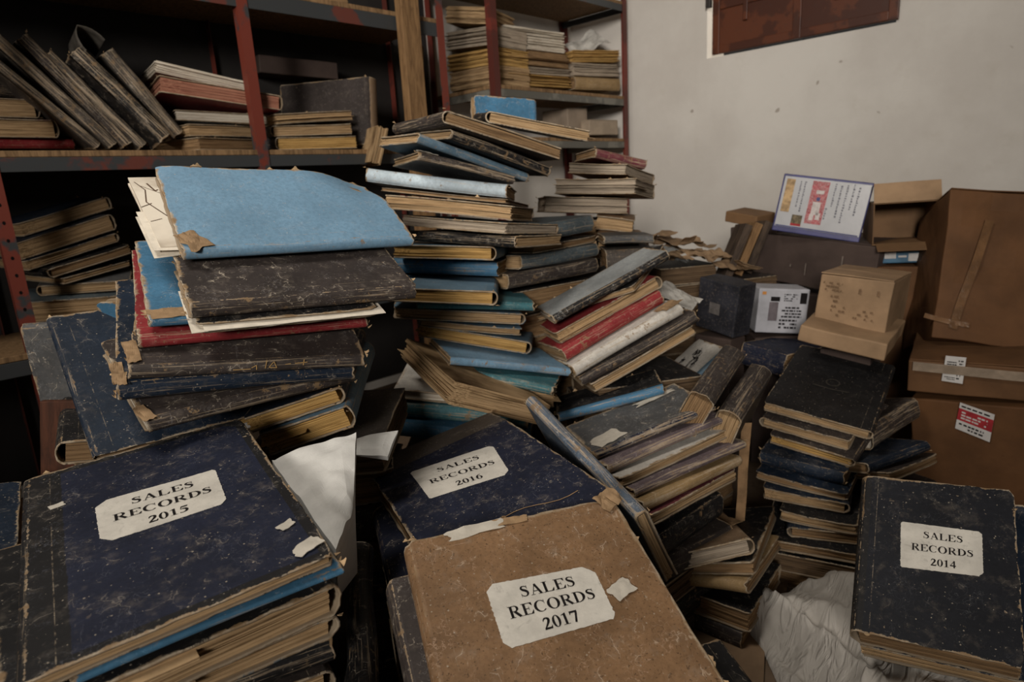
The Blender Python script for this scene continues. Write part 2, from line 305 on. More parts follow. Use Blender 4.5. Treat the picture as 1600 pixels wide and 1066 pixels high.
# ------------------------------------------------------------------ node helper
class NT:
    def __init__(self, name):
        self.m = bpy.data.materials.new(name)
        self.m.use_nodes = True
        self.t = self.m.node_tree
        self.b = self.t.nodes['Principled BSDF']
    def n(self, kind, **kw):
        nd = self.t.nodes.new(kind)
        for k, v in kw.items():
            if k in ('operation', 'data_type', 'attribute_name', 'feature', 'blend_type', 'noise_dimensions', 'wave_type', 'bands_direction', 'interpolation_type', 'attribute_type', 'clamp', 'voronoi_dimensions', 'distance'):
                setattr(nd, k, v)
        return nd
    def link(self, a, b):
        self.t.links.new(a, b)
    def put(self, sock, v):
        if v is None:
            return
        if hasattr(v, 'is_output'):
            self.link(v, sock)
        elif isinstance(v, (tuple, list)):
            sock.default_value = (*v, 1.0) if len(v) == 3 and sock.type == 'RGBA' else v
        else:
            sock.default_value = v
    def math(self, op, a, b=None, c=None, clamp=False):
        nd = self.n('ShaderNodeMath', operation=op)
        nd.use_clamp = clamp
        for s, v in zip(nd.inputs, (a, b, c)):
            self.put(s, v)
        return nd.outputs[0]
    def vmath(self, op, a, b):
        nd = self.n('ShaderNodeVectorMath', operation=op)
        self.put(nd.inputs[0], a)
        self.put(nd.inputs[1], b)
        return nd.outputs[0]
    def step(self, v, lo, hi):
        """smooth 0..1 ramp of v between lo and hi"""
        nd = self.n('ShaderNodeMapRange', interpolation_type='SMOOTHSTEP')
        self.put(nd.inputs[0], v)
        self.put(nd.inputs[1], lo)
        self.put(nd.inputs[2], hi)
        return nd.outputs[0]
    def mix(self, f, a, b):
        nd = self.n('ShaderNodeMix', data_type='RGBA')
        self.put(nd.inputs[0], f)
        self.put(nd.inputs[6], a)
        self.put(nd.inputs[7], b)
        return nd.outputs[2]
    def noise(self, v, scale, detail=4.0, rough=0.55, dist=0.0):
        nd = self.n('ShaderNodeTexNoise')
        self.put(nd.inputs['Vector'], v)
        nd.inputs['Scale'].default_value = scale
        nd.inputs['Detail'].default_value = detail
        nd.inputs['Roughness'].default_value = rough
        nd.inputs['Distortion'].default_value = dist
        return nd.outputs[0]
    def crack(self, v, scale):
        nd = self.n('ShaderNodeTexVoronoi', feature='DISTANCE_TO_EDGE')
        self.put(nd.inputs['Vector'], v)
        nd.inputs['Scale'].default_value = scale
        return nd.outputs['Distance']
    def attr(self, name, out='Fac'):
        return self.n('ShaderNodeAttribute', attribute_name=name).outputs[out]
    def scaled(self, v, s, rot=0.0):
        nd = self.n('ShaderNodeMapping')
        self.put(nd.inputs['Vector'], v)
        nd.inputs['Rotation'].default_value = (0, 0, rot)
        nd.inputs['Scale'].default_value = s
        return nd.outputs[0]
    def local(self):
        """object coordinates shifted by the object's own random number"""
        tc = self.n('ShaderNodeTexCoord').outputs['Object']
        return self.shift(tc)
    def shift(self, v):
        r = self.n('ShaderNodeObjectInfo').outputs['Random']
        cx = self.n('ShaderNodeCombineXYZ')
        self.link(self.math('MULTIPLY', r, 37.0), cx.inputs[0])
        self.link(self.math('MULTIPLY', r, 91.0), cx.inputs[1])
        self.link(self.math('MULTIPLY', r, 53.0), cx.inputs[2])
        return self.vmath('ADD', v, cx.outputs[0])
    def bump(self, h, strength=0.4, dist=0.001):
        nd = self.n('ShaderNodeBump')
        nd.inputs['Strength'].default_value = strength
        nd.inputs['Distance'].default_value = dist
        self.put(nd.inputs['Height'], h)
        self.link(nd.outputs[0], self.b.inputs['Normal'])
    def finish(self, col, rough=0.6, spec=0.3):
        self.put(self.b.inputs['Base Color'], col)
        self.put(self.b.inputs['Roughness'], rough)
        self.b.inputs['Specular IOR Level'].default_value = spec
        return self.m

def sc(c, k, add=0.0):
    return tuple(min(1.0, x * k + add) for x in c)

MATS = {}
def cached(key, fn):
    if key not in MATS:
        MATS[key] = fn()
    return MATS[key]

# ------------------------------------------------------------------ book materials
TAN = (0.36, 0.235, 0.125)
CREAM = (0.52, 0.44, 0.33)
COLORS = {
    'sky': (0.150, 0.265, 0.375), 'blue': (0.060, 0.165, 0.275), 'denim': (0.105, 0.170, 0.225),
    'navy': (0.015, 0.018, 0.034), 'ink': (0.013, 0.021, 0.036), 'coal': (0.010, 0.011, 0.015), 'pale': (0.27, 0.285, 0.285), 'black': (0.013, 0.0125, 0.013), 'umber': (0.040, 0.032, 0.029),
    'grey': (0.085, 0.085, 0.085), 'slate': (0.075, 0.095, 0.105), 'teal': (0.045, 0.135, 0.155),
    'red': (0.22, 0.025, 0.028), 'maroon': (0.12, 0.030, 0.038), 'tan': (0.26, 0.165, 0.085),
    'white': (0.52, 0.49, 0.44), 'mauve': (0.130, 0.100, 0.108), 'ice': (0.42, 0.50, 0.55),
    'brown': (0.205, 0.118, 0.060), 'rotten': (0.19, 0.125, 0.075), 'straw': (0.30, 0.20, 0.095), 'leather': (0.062, 0.052, 0.044), 'steelblue': (0.085, 0.11, 0.145),
}

def cover_mat(color, wear=1.0, scuff=0.5, crackle=0.5, strip=None, border=None, rough=0.55, cloud=0.24, speck=0.0):
    key = ('cover', color, wear, scuff, crackle, strip, border, rough, cloud, speck)
    def make():
        t = NT('cover_' + color)
        base = COLORS[color]
        P = t.shift(t.attr('st', 'Vector'))
        edge, hinge, inner = t.attr('edge'), t.attr('hinge'), t.attr('inner')
        lo = t.noise(P, 9.0, 4, 0.6)
        mid = t.noise(P, 42.0, 6, 0.68)
        hi = t.noise(P, 210.0, 4, 0.6)
        col = t.mix(t.step(lo, 0.3, 0.7), sc(base, 1 - cloud), sc(base, 1 + cloud))
        col = t.mix(t.math('MULTIPLY', t.step(t.noise(P, 130.0, 6, 0.75), 0.42, 0.62), 0.35), col, sc(base, 0.55))
        if strip:
            wob = t.math('MULTIPLY', t.math('SUBTRACT', mid, 0.5), 0.008)
            col = t.mix(t.step(t.math('ADD', hinge, wob), strip[0] - 0.0006, strip[0] + 0.0006), COLORS[strip[1]], col)
        if border:
            inside = t.step(edge, border[0] - 0.0006, border[0] + 0.0006)
            col = t.mix(inside, COLORS[border[1]], col)
        if speck:
            sp1 = t.step(t.noise(P, 300.0, 3, 0.6), 0.60, 0.68)
            sp2 = t.step(t.noise(P, 85.0, 5, 0.75, 1.2), 0.60, 0.70)
            col = t.mix(t.math('MULTIPLY', t.math('MAXIMUM', sp1, t.math('MULTIPLY', sp2, 0.7)), speck), col, sc(base, 0.28))
            pl_ = t.step(t.noise(t.scaled(P, (1, 0.5, 1), 0.4), 120.0, 6, 0.8, 1.5), 0.60, 0.68)
            col = t.mix(t.math('MULTIPLY', t.math('MULTIPLY', pl_, t.step(lo, 0.45, 0.65)), 0.7 * speck), col, CREAM)
        # rubbed streaks along the spine
        stk = t.noise(t.scaled(P, (260, 7, 1)), 1.0, 5, 0.72, 0.4)
        onsp = t.step(hinge, 0.004, 0.001)
        col = t.mix(t.math('MULTIPLY', onsp, t.math('MULTIPLY', t.step(stk, 0.62 - 0.05 * wear, 0.70 - 0.05 * wear), min(0.8, 0.35 * wear))), col, t.mix(hi, sc(TAN, 0.8), CREAM))
        # dusty veil and scuffed nap
        col = t.mix(t.math('MULTIPLY', t.step(mid, 0.5, 0.78), 0.32 * scuff), col, (0.30, 0.25, 0.20))
        sA = t.noise(t.scaled(P, (14, 190, 1), 0.5), 1.0, 5, 0.7, 0.6)
        sB = t.noise(t.scaled(P, (160, 12, 1), -0.35), 1.0, 5, 0.7, 0.8)
        light = sc(base, 1.6, 0.16)
        col = t.mix(t.math('MULTIPLY', t.step(sA, 0.66, 0.72), t.math('MULTIPLY', t.step(lo, 0.42, 0.62), 0.75 * scuff)), col, light)
        col = t.mix(t.math('MULTIPLY', t.step(sB, 0.67, 0.73), t.math('MULTIPLY', t.step(lo, 0.6, 0.4), 0.65 * scuff)), col, light)
        # crackled surface: thin pale lines
        warp = t.n('ShaderNodeTexNoise')
        t.link(P, warp.inputs['Vector'])
        warp.inputs['Scale'].default_value = 30.0
        warp.inputs['Detail'].default_value = 4
        wv = t.n('ShaderNodeVectorMath', operation='SCALE')
        t.link(warp.outputs['Color'], wv.inputs[0])
        wv.inputs['Scale'].default_value = 0.05
        PW = t.vmath('ADD', P, wv.outputs[0])
        ck = t.crack(t.scaled(PW, (1.0, 0.6, 1.0), 0.2), 30.0)
        line = t.math('MULTIPLY', t.step(ck, 0.022, 0.004), t.step(mid, 0.5, 0.62))
        col = t.mix(t.math('MULTIPLY', line, 0.75 * crackle), col, tuple(0.6 * x + 0.4 * y for x, y in zip(CREAM, sc(base, 2.0, 0.1))))
        # fine swirling hairline scratches
        wf = t.n('ShaderNodeVectorMath', operation='SCALE')
        t.link(warp.outputs['Color'], wf.inputs[0])
        wf.inputs['Scale'].default_value = 0.09
        ck2 = t.crack(t.scaled(t.vmath('ADD', P, wf.outputs[0]), (1.0, 0.45, 1.0), 0.6), 75.0)
        hair = t.math('MULTIPLY', t.step(ck2, 0.030, 0.006), t.step(t.noise(P, 24.0, 3, 0.6), 0.50, 0.60))
        col = t.mix(t.math('MULTIPLY', hair, 0.42 * scuff), col, sc(base, 2.0, 0.13))
        # specks of plaster dust
        dots = t.n('ShaderNodeTexVoronoi')
        t.link(P, dots.inputs['Vector'])
        dots.inputs['Scale'].default_value = 150.0
        dm = t.math('MULTIPLY', t.step(dots.outputs['Distance'], 0.20, 0.13), t.step(hi, 0.54, 0.58))
        col = t.mix(t.math('MULTIPLY', dm, 0.6), col, (0.42, 0.36, 0.28))
        # rubbed spots down to the board
        spot = t.step(t.noise(P, 75.0, 3, 0.6), 0.70, 0.745)
        near = t.step(edge, 0.06, 0.005)
        col = t.mix(t.math('MULTIPLY', spot, t.math('MULTIPLY_ADD', near, 0.6, 0.18 * scuff)), col, t.mix(hi, TAN, CREAM))
        # worn rims and hinges
        jit = t.math('ADD', t.math('MULTIPLY', t.math('SUBTRACT', mid, 0.5), 0.020), t.math('MULTIPLY', t.math('SUBTRACT', hi, 0.5), 0.006))
        e2 = t.math('ADD', edge, jit)
        brk = t.math('MULTIPLY_ADD', t.step(t.noise(P, 17.0, 3, 0.6), 0.40, 0.58), 0.0030, 0.0007)
        rim = t.step(e2, t.math('MULTIPLY', brk, 1.25 * wear), t.math('MULTIPLY', brk, 0.35 * wear))
        h2 = t.math('ADD', t.math('ABSOLUTE', t.math('SUBTRACT', hinge, 0.004)), t.math('MULTIPLY', jit, 1.3))
        hw = t.math('MULTIPLY', t.step(h2, 0.0012 * wear, 0.0001), t.step(lo, 0.38, 0.55))
        gr = t.math('ADD', t.math('ABSOLUTE', t.math('SUBTRACT', hinge, 0.030)), t.math('MULTIPLY', jit, 0.3))
        hw = t.math('MAXIMUM', hw, t.math('MULTIPLY', t.math('MULTIPLY', t.step(gr, 0.0009, 0.0003), t.step(mid, 0.44, 0.54)), t.math('MULTIPLY', t.step(lo, 0.42, 0.5), 0.6)))
        col = t.mix(t.math('MAXIMUM', rim, t.math('MULTIPLY', hw, 0.85)), col, t.mix(t.step(mid, 0.35, 0.65), sc(TAN, 0.62), sc(CREAM, 0.85)))
        col = t.mix(inner, col, t.mix(lo, sc(TAN, 0.55), sc(CREAM, 0.6)))
        rg = t.math('MULTIPLY_ADD', mid, 0.35, rough - 0.15)
        t.bump(t.math('ADD', t.math('MULTIPLY', mid, 0.7), t.math('SUBTRACT', t.math('MULTIPLY', hi, 0.25), t.math('MULTIPLY', line, 0.4))), 0.45, 0.0012)
        return t.finish(col, rg, 0.17)
    return cached(key, make)

PAGES = {'tan': ((0.10, 0.058, 0.026), (0.45, 0.305, 0.165)), 'white': ((0.26, 0.20, 0.14), (0.66, 0.60, 0.50)),
         'brown': ((0.075, 0.043, 0.022), (0.31, 0.195, 0.10)), 'gold': ((0.13, 0.07, 0.02), (0.50, 0.31, 0.11)),
         'grey': ((0.13, 0.10, 0.075), (0.40, 0.33, 0.25)), 'dark': ((0.035, 0.022, 0.015), (0.16, 0.105, 0.06)), 'red': ((0.13, 0.035, 0.025), (0.36, 0.17, 0.11))}
def page_mat(tone):
    def make():
        t = NT('pages_' + tone)
        d, l = PAGES[tone]
        P = t.shift(t.attr('st', 'Vector'))
        s1 = t.noise(t.scaled(P, (5, 520, 5)), 1.0, 3, 0.6)
        s2 = t.noise(t.scaled(P, (14, 1500, 14)), 1.0, 3, 0.6)
        lo = t.noise(P, 14.0, 4, 0.6)
        f = t.math('ADD', t.math('MULTIPLY', s1, 0.65), t.math('MULTIPLY', s2, 0.35))
        col = t.mix(t.step(f, 0.34, 0.58), d, l)
        col = t.mix(t.math('MULTIPLY', t.step(lo, 0.48, 0.75), 0.55), col, sc(d, 1.25))
        t.bump(f, 0.5, 0.0012)
        return t.finish(col, 0.85, 0.1)
    return cached(('page', tone), make)

def plain(name, col, rough=0.6, var=0.25, scale=12.0, spec=0.25, bump=0.3, bd=0.001, coat=0.0, metal=0.0, extra=None):
    def make():
        t = NT(name)
        P = t.local()
        lo = t.noise(P, scale, 5, 0.6)
        hi = t.noise(P, scale * 9, 5, 0.65)
        c = t.mix(t.step(lo, 0.3, 0.7), sc(col, 1 - var), sc(col, 1 + var))
        if extra:
            c = t.mix(t.math('MULTIPLY', t.step(hi, extra[1], extra[2]), extra[3]), c, extra[0])
        if bump:
            t.bump(hi, bump, bd)
        t.b.inputs['Coat Weight'].default_value = coat
        t.b.inputs['Coat Roughness'].default_value = 0.12
        t.b.inputs['Metallic'].default_value = metal
        return t.finish(c, rough, spec)
    return cached(('plain', name), make)

def paper_mat(name, col, var=0.14, stain=0.45):
    def make():
        t = NT(name)
        P = t.local()
        lo = t.noise(P, 26.0, 5, 0.65)
        hi = t.noise(P, 170.0, 4, 0.7)
        c = t.mix(t.step(lo, 0.3, 0.7), sc(col, 1 - var), sc(col, 1 + var))
        c = t.mix(t.math('MULTIPLY', t.step(t.noise(P, 60.0, 5, 0.75, 0.8), 0.54, 0.74), stain), c, sc(col, 0.52))
        c = t.mix(t.math('MULTIPLY', t.step(hi, 0.68, 0.76), 0.6), c, (0.12, 0.09, 0.06))
        t.bump(t.math('ADD', lo, t.math('MULTIPLY', hi, 0.3)), 0.5, 0.0015)
        return t.finish(c, 0.75, 0.2)
    return cached(('paper', name), make)

def painted_metal(name, a, b, thr=0.5):
    """chipped two-coat paint on angle iron"""
    def make():
        t = NT(name)
        P = t.local()
        lo = t.noise(P, 5.0, 5, 0.62)
        mid = t.noise(P, 34.0, 5, 0.7)
        c = t.mix(t.step(lo, thr - 0.03, thr + 0.03), a, b)
        c = t.mix(t.math('MULTIPLY', t.step(mid, 0.55, 0.75), 0.45), c, (0.045, 0.034, 0.028))
        c = t.mix(t.step(mid, 0.735, 0.755), c, (0.30, 0.22, 0.16))
        t.bump(mid, 0.4, 0.001)
        return t.finish(c, 0.48, 0.4)
    return cached(('metal', name), make)

def wood_mat(name, dark, light):
    def make():
        t = NT(name)
        P = t.local()
        g = t.noise(t.scaled(P, (9, 9, 1.2)), 9.0, 6, 0.65, 0.7)
        c = t.mix(t.step(g, 0.3, 0.68), dark, light)
        t.bump(g, 0.35, 0.001)
        return t.finish(c, 0.7, 0.2)
    return cached(('wood', name), make)

def card_mat(name, col):
    def make():
        t = NT(name)
        P = t.local()
        lo = t.noise(P, 7.0, 5, 0.6)
        rib = t.noise(t.scaled(P, (2, 2, 260)), 1.0, 2, 0.5)
        mid = t.noise(P, 60.0, 5, 0.7)
        c = t.mix(t.step(lo, 0.3, 0.72), sc(col, 0.76), sc(col, 1.18))
        c = t.mix(t.math('MULTIPLY', t.step(mid, 0.6, 0.76), 0.3), c, sc(col, 0.55))
        t.bump(t.math('ADD', rib, mid), 0.15, 0.001)
        return t.finish(c, 0.7, 0.22)
    return cached(('card', name), make)

BLACKINK = lambda: plain('printed_ink', (0.012, 0.010, 0.010), 0.7, 0.3, 60.0, 0.1, 0)
TORN = lambda: plain('torn_board', (0.42, 0.29, 0.165), 0.85, 0.35, 40.0, 0.1, 0.4)
# ------------------------------------------------------------------ books
def samples(L, nin, e=(0.0, 0.0018, 0.005, 0.012, 0.028)):
    a = [x for x in e if x < L * 0.35]
    mid = [a[-1] + (L - 2 * a[-1]) * (i + 1) / (nin + 1) for i in range(nin)]
    return a + mid + [L - x for x in reversed(a)]

def book_dims(key):
    M, w, d, t, st = pose(key)
    if st in ('S', 'F'):
        return w, d, t
    if st in ('EL', 'ER'):
        return d, w, t
    if st in ('TS', 'TB'):
        return (d, t, w) if st == 'TS' else (t, d, w)
    return t, w, d        # LS

def to_box(st, w, d, t):
    if st == 'S':
        return lambda u, v, n: (u - w / 2, v, n)
    if st == 'F':
        return lambda u, v, n: (w / 2 - u, d - v, n)
    if st == 'EL':
        return lambda u, v, n: (v - w / 2, d - u, n)
    if st == 'ER':
        return lambda u, v, n: (w / 2 - v, u, n)
    if st == 'TS':
        return lambda u, v, n: (n - w / 2, u, t - v)
    if st == 'TB':
        return lambda u, v, n: (n - w / 2, d - v, u)
    return lambda u, v, n: (w / 2 - v, d - n, u)   # LS: cover to the front, spine at its far side

class Shape:
    """how one book is warped: a function of its own coordinates"""
    def __init__(self, L, W, T, rng, warp, bend, droop, curl):
        self.L, self.W, self.T, self.warp, self.bend, self.droop, self.curl = L, W, T, warp, bend, droop, curl
        self.o = rng.uniform(0, 50)
        self.r = 0.045
        self.c = [rng.uniform(-0.2, 1.0) * curl for _ in range(2)]
    def __call__(self, u, v, n):
        L, W, T = self.L, self.W, self.T
        f = n / max(T, 1e-4)
        dn = self.warp * f * (0.45 + 0.9 * noise.noise(Vector((u * 7 + self.o, v * 7, self.o))))
        dn += self.bend * 4 * (u / L) * (1 - u / L)
        if f > 0.6 or self.r > 0.05:
            for k, uc in enumerate((0.0, L)):
                r = math.hypot(u - uc, v - W)
                dn += self.c[k] * math.exp(-(r / self.r) ** 2)
        if self.droop:
            q = max(0.0, 1 - v / (0.42 * W))
            dn -= self.droop * q * q
        return u, v, n + dn

def jag(a, o, amp):
    return amp * (0.5 + 0.5 * noise.noise(Vector((a * 60 + o, o, 1.3)))) ** 2 + amp * 0.45 * abs(noise.noise(Vector((a * 260 + o, 3.1, o))))

def book(key, color, pages, label, name='ledger', wear=1.0, scuff=0.5, crackle=0.5, group=None, spine='round', nin=7, warp=0.0016, bend=0.0,
         droop=0.0, curl=0.0025, strip=None, border=None, cover=True, loose=0, flaps=2, rough=0.55, cat='book', fray=0.0036, cloud=0.24, speck=0.0, corner=None, matrix=None, dims=None, spread=0.0):
    if matrix is None:
        M, w, d, t, st = pose(key)
    else:
        M, (w, d, t, st) = matrix, dims
    L, W, T = {'S': (w, d, t), 'F': (w, d, t), 'EL': (d, w, t), 'ER': (d, w, t), 'TS': (d, t, w), 'TB': (t, d, w), 'LS': (t, w, d)}[st]
    rng = random.Random(key)
    fmap = to_box(st, w, d, t)
    if matrix is None and nin < 20 and not bend:
        bend = rng.uniform(-0.0022, 0.0030)
    if wear >= 1.7 and matrix is None:
        warp *= 1.5
    sh = Shape(L, W, T, rng, warp, bend, droop, curl)
    if corner:
        sh.c, sh.r = list(corner[:2]), corner[2]
    root = empty(name, M, label, cat, group)
    pt = lambda u, v, n: fmap(*sh(u, v, n))
    bd = min(0.0032, T * 0.16)
    so = rng.uniform(0, 40)
    if cover:
        us = samples(L, nin)
        vs = samples(W, nin)
        vs = [v for v in vs if v > 0.010]
        depth = min(0.012, T * 0.45) if spine == 'round' else 0.003
        prof = [(v, 0.0) for v in reversed(vs)]
        na = 7
        for i in range(na + 1):
            a = -math.pi / 2 - math.pi * i / na
            cc, ss = math.cos(a), math.sin(a)
            if spine != 'round':
                cc = -min(1.0, abs(cc) * 2.2)
                ss = max(-1.0, min(1.0, ss * 1.25))
            prof.append((depth + depth * cc, T / 2 + T / 2 * ss))
        prof += [(v, T) for v in vs]
        npf = len(prof)
        arc = [0.0]
        for i in range(1, npf):
            arc.append(arc[-1] + math.hypot(prof[i][0] - prof[i - 1][0], prof[i][1] - prof[i - 1][1]))
        V, F, ST, ED, HI, INN = [], [], [], [], [], []
        for layer in (0, 1):
            for i, (v, n) in enumerate(prof):
                if layer:
                    if i < npf / 2 and n < T * 0.02:
                        vv, nn = v, n + bd
                    elif n > T * 0.98:
                        vv, nn = v, n - bd
                    else:
                        cx_, cn = depth + bd, T / 2
                        k = 1 - bd / max(depth, T / 2)
                        vv, nn = cx_ + (v - cx_) * max(0.2, k), cn + (n - cn) * k
                else:
                    vv, nn = v, n
                groove = 0.0
                if n >= T * 0.98 and 0.012 < v < 0.026 and not layer:
                    groove = 0.0012
                for u in us:
                    eu = min(u, L - u)
                    ev = W - v
                    onspine = v <= 0.010
                    e = min(eu, ev if not onspine else 1.0)
                    uu, v2, n2 = u, vv, nn - groove
                    k = max(0.0, 1 - eu / 0.012)
                    if k > 0:
                        a = jag(v + n * 3, so + (0 if u < L / 2 else 9), fray * (2.4 if onspine else 1.0)) * k
                        uu = u + a if u < L / 2 else u - a
                    k = max(0.0, 1 - ev / 0.012)
                    if k > 0 and not onspine:
                        v2 -= jag(u, so + 17 + i // 20, fray) * k
                        rr = min(eu, 0.02) / 0.02
                        v2 -= (1 - rr) ** 2 * fray * 1.6
                    V.append(pt(uu, v2, n2))
                    ST.append((arc[i], u, 0.0))
                    ED.append(e)
                    HI.append(v if not onspine else 0.0)
                    INN.append(float(layer))
        nu = len(us)
        off = npf * nu
        for i in range(npf - 1):
            for j in range(nu - 1):
                a, b, c, dd = i * nu + j, i * nu + j + 1, (i + 1) * nu + j + 1, (i + 1) * nu + j
                F.append([a, b, c, dd])
                F.append([off + dd, off + c, off + b, off + a])
        for i in range(npf - 1):
            for j in (0, nu - 1):
                a, b = i * nu + j, (i + 1) * nu + j
                F.append([a, b, off + b, off + a] if j == 0 else [b, a, off + a, off + b])
        for j in range(nu - 1):
            for i in (0, npf - 1):
                a, b = i * nu + j, i * nu + j + 1
                F.append([b, a, off + a, off + b] if i == 0 else [a, b, off + b, off + a])
        o = mesh('cover', V, F, cover_mat(color, wear, scuff, crackle, strip, border, rough, cloud, speck), root,
                 {'st': ST, 'edge': ED, 'hinge': HI, 'inner': INN}, smooth=True)
        if flaps:
            torn_flaps(root, pt, L, W, T, rng, flaps)
    # page block, a pile of uneven signatures
    if cover:
        n0, n1, v0 = bd * 1.02, T - bd * 1.02 - min(warp * 0.8, T * 0.12), min(0.012, T * 0.4) + 0.002
    else:
        n0, n1, v0 = 0.0, T, 0.001
    nl = max(3, min(13, int((n1 - n0) / 0.0032)))
    cuts = sorted(n0 + (n1 - n0) * (i + rng.uniform(-0.25, 0.25)) / nl for i in range(1, nl))
    zs = [n0] + cuts + [n1]
    V, F, ST = [], [], []
    ng = 6
    mrg = 0.0035 if cover else 0.001
    for i in range(nl):
        za, zb = zs[i], zs[i + 1]
        big = (1.0 + spread * 3) if cover else 2.2 + 1.8 * spread
        ju = [rng.uniform(0, 0.0036) * big for _ in range(2)]
        jv = rng.uniform(0, 0.0048) * big
        ring = []
        s = 0.0
        for k in range(ng):
            f = k / ng
            ring.append((mrg + ju[0] + (L - 2 * mrg - ju[0] - ju[1]) * f, W - mrg - jv))
        for k in range(ng):
            f = k / ng
            ring.append((L - mrg - ju[1], W - mrg - jv + (v0 - W + mrg + jv) * f))
        for k in range(ng):
            f = k / ng
            ring.append((L - mrg - ju[1] + (mrg + ju[0] - L + mrg + ju[1]) * f, v0))
        for k in range(ng):
            f = k / ng
            ring.append((mrg + ju[0], v0 + (W - mrg - jv - v0) * f))
        base = len(V)
        nr = len(ring)
        cu, cv = L / 2, (v0 + W) / 2
        per = 0.0
        for lay, z in enumerate((za, zb)):
            per = 0.0
            inner_edge = 0.0 if (i + lay in (0, nl)) else 1.0
            for q, (u, v) in enumerate(ring):
                a = 0.0012 * big * noise.noise(Vector((u * 30 + i * 3.7, v * 30, so)))
                sg = 1 if u > cu else -1
                u2 = u - sg * abs(a)
                v2 = v - abs(a) if v > cv else v
                wave = inner_edge * (0.0011 + 0.004 * spread) * noise.noise(Vector((u * 22 + so, v * 22, (i + lay) * 0.35)))
                V.append(pt(u2, v2, z + wave))
                if q:
                    per += math.hypot(u - ring[q - 1][0], v - ring[q - 1][1])
                ST.append((per, z + i * 0.37, 0.0))
        for q in range(nr):
            r = (q + 1) % nr
            F.append([base + q, base + r, base + nr + r, base + nr + q])
        flat = len(V)
        for q in range(2 * nr):
            V.append(V[base + q])
            u, v = ring[q % nr]
            ST.append((u, 0.5 + v * 0.01 + i, 0.0))
        F.append([flat + q for q in reversed(range(nr))])
        F.append([flat + nr + q for q in range(nr)])
    mesh('page_block', V, F, page_mat(pages), root, {'st': ST})
    for i in range(loose):
        loose_sheet(root, pt, L, W, n0, n1, rng, pages)
    root['_'] = 0
    del root['_']
    INFO[key] = dict(root=root, pt=pt, sh=sh, L=L, W=W, T=T, st=st, w=w, d=d, t=t, M=M)
    return root

INFO = {}

def torn_flaps(root, pt, L, W, T, rng, count):
    """curling shreds of binding along the rims and spine ends"""
    V, F = [], []
    for _ in range(count * 2):
        side = rng.random()
        if side < 0.6:      # spine ends
            u0 = 0.0 if rng.random() < 0.5 else L
            sgn = -1 if u0 == 0 else 1
            v0 = rng.uniform(0.0, 0.03)
            du, dv = sgn * rng.uniform(0.002, 0.007), rng.uniform(0.004, 0.013)
            n0 = rng.choice((0.0, T, T, T * rng.random()))
        else:
            u0 = rng.uniform(0.02, L - 0.02)
            v0 = W - 0.001
            du, dv = rng.uniform(0.004, 0.016), rng.uniform(0.001, 0.003)
            n0 = T
        b = len(V)
        up = rng.uniform(0.0, 0.005)
        th = 0.0007
        K = 5
        for k in range(K):
            f = k / (K - 1)
            wd = (1 - f * 0.85)
            for s in (-1, 1):
                for q in (0, 1):
                    if side < 0.6:
                        V.append(pt(u0 + du * f, v0 + s * dv * wd * 0.5, n0 + up * f * f + q * th))
                    else:
                        V.append(pt(u0 + s * du * wd * 0.5, v0 + dv * f, n0 + up * f * f + q * th))
        for k in range(K - 1):
            a = b + 4 * k
            F += [[a, a + 2, a + 6, a + 4], [a + 1, a + 5, a + 7, a + 3], [a, a + 4, a + 5, a + 1], [a + 2, a + 3, a + 7, a + 6]]
        F += [[b, b + 1, b + 3, b + 2], [b + 4 * K - 4, b + 4 * K - 2, b + 4 * K - 1, b + 4 * K - 3]]
    mesh('torn_binding', V, F, TORN(), root)['kind'] = 'stuff'

def loose_sheet(root, pt, L, W, n0, n1, rng, tone):
    u0 = rng.uniform(-0.012, 0.012)
    v1 = W + rng.uniform(0.001, 0.014)
    n = rng.uniform(n0 + 0.2 * (n1 - n0), n1 - 0.1 * (n1 - n0))
    V, F = [], []
    nu, nv = 10, 4
    for q in (0, 1):
        for i in range(nu + 1):
            for j in range(nv + 1):
                u = u0 + L * i / nu
                v = W * 0.5 + (v1 - W * 0.5) * j / nv
                if j == nv:
                    v -= 0.008 * abs(noise.noise(Vector((u * 40, n * 90, 2.0))))
                V.append(pt(u, v, n + 0.0008 * q + 0.0018 * (j / nv) ** 2 * noise.noise(Vector((u * 18, n * 200, 0.5)))))
    k = (nu + 1) * (nv + 1)
    for i in range(nu):
        for j in range(nv):
            a = i * (nv + 1) + j
            F += [[a, a + 1, a + nv + 2, a + nv + 1], [k + a, k + a + nv + 1, k + a + nv + 2, k + a + 1]]
    for i in range(nu):
        a, b = i * (nv + 1) + nv, (i + 1) * (nv + 1) + nv
        F.append([a, b, k + b, k + a])
    for j in range(nv):
        for i in (0, nu):
            a = i * (nv + 1) + j
            F.append([a, a + 1, k + a + 1, k + a])
    o = mesh('loose_sheet', V, F, paper_mat('sheet_' + tone, PAGES[tone][1], 0.15, 0.3), root, smooth=False)
    return o

# ------------------------------------------------------------------ lettering: bold roman capitals drawn as outlines
def rect(x0, y0, x1, y1):
    return [[(x0, y0), (x1, y0), (x1, y1), (x0, y1)]]

def catmull(P, n=5):
    out = []
    for i in range(len(P) - 1):
        p0, p1, p2, p3 = P[max(0, i - 1)], P[i], P[i + 1], P[min(len(P) - 1, i + 2)]
        for k in range(n):
            t = k / n
            out.append(tuple(0.5 * (2 * b + (c - a) * t + (2 * a - 5 * b + 4 * c - d) * t * t + (3 * b - a - 3 * c + d) * t ** 3)
                             for a, b, c, d in zip(p0, p1, p2, p3)))
    out.append(P[-1])
    return out

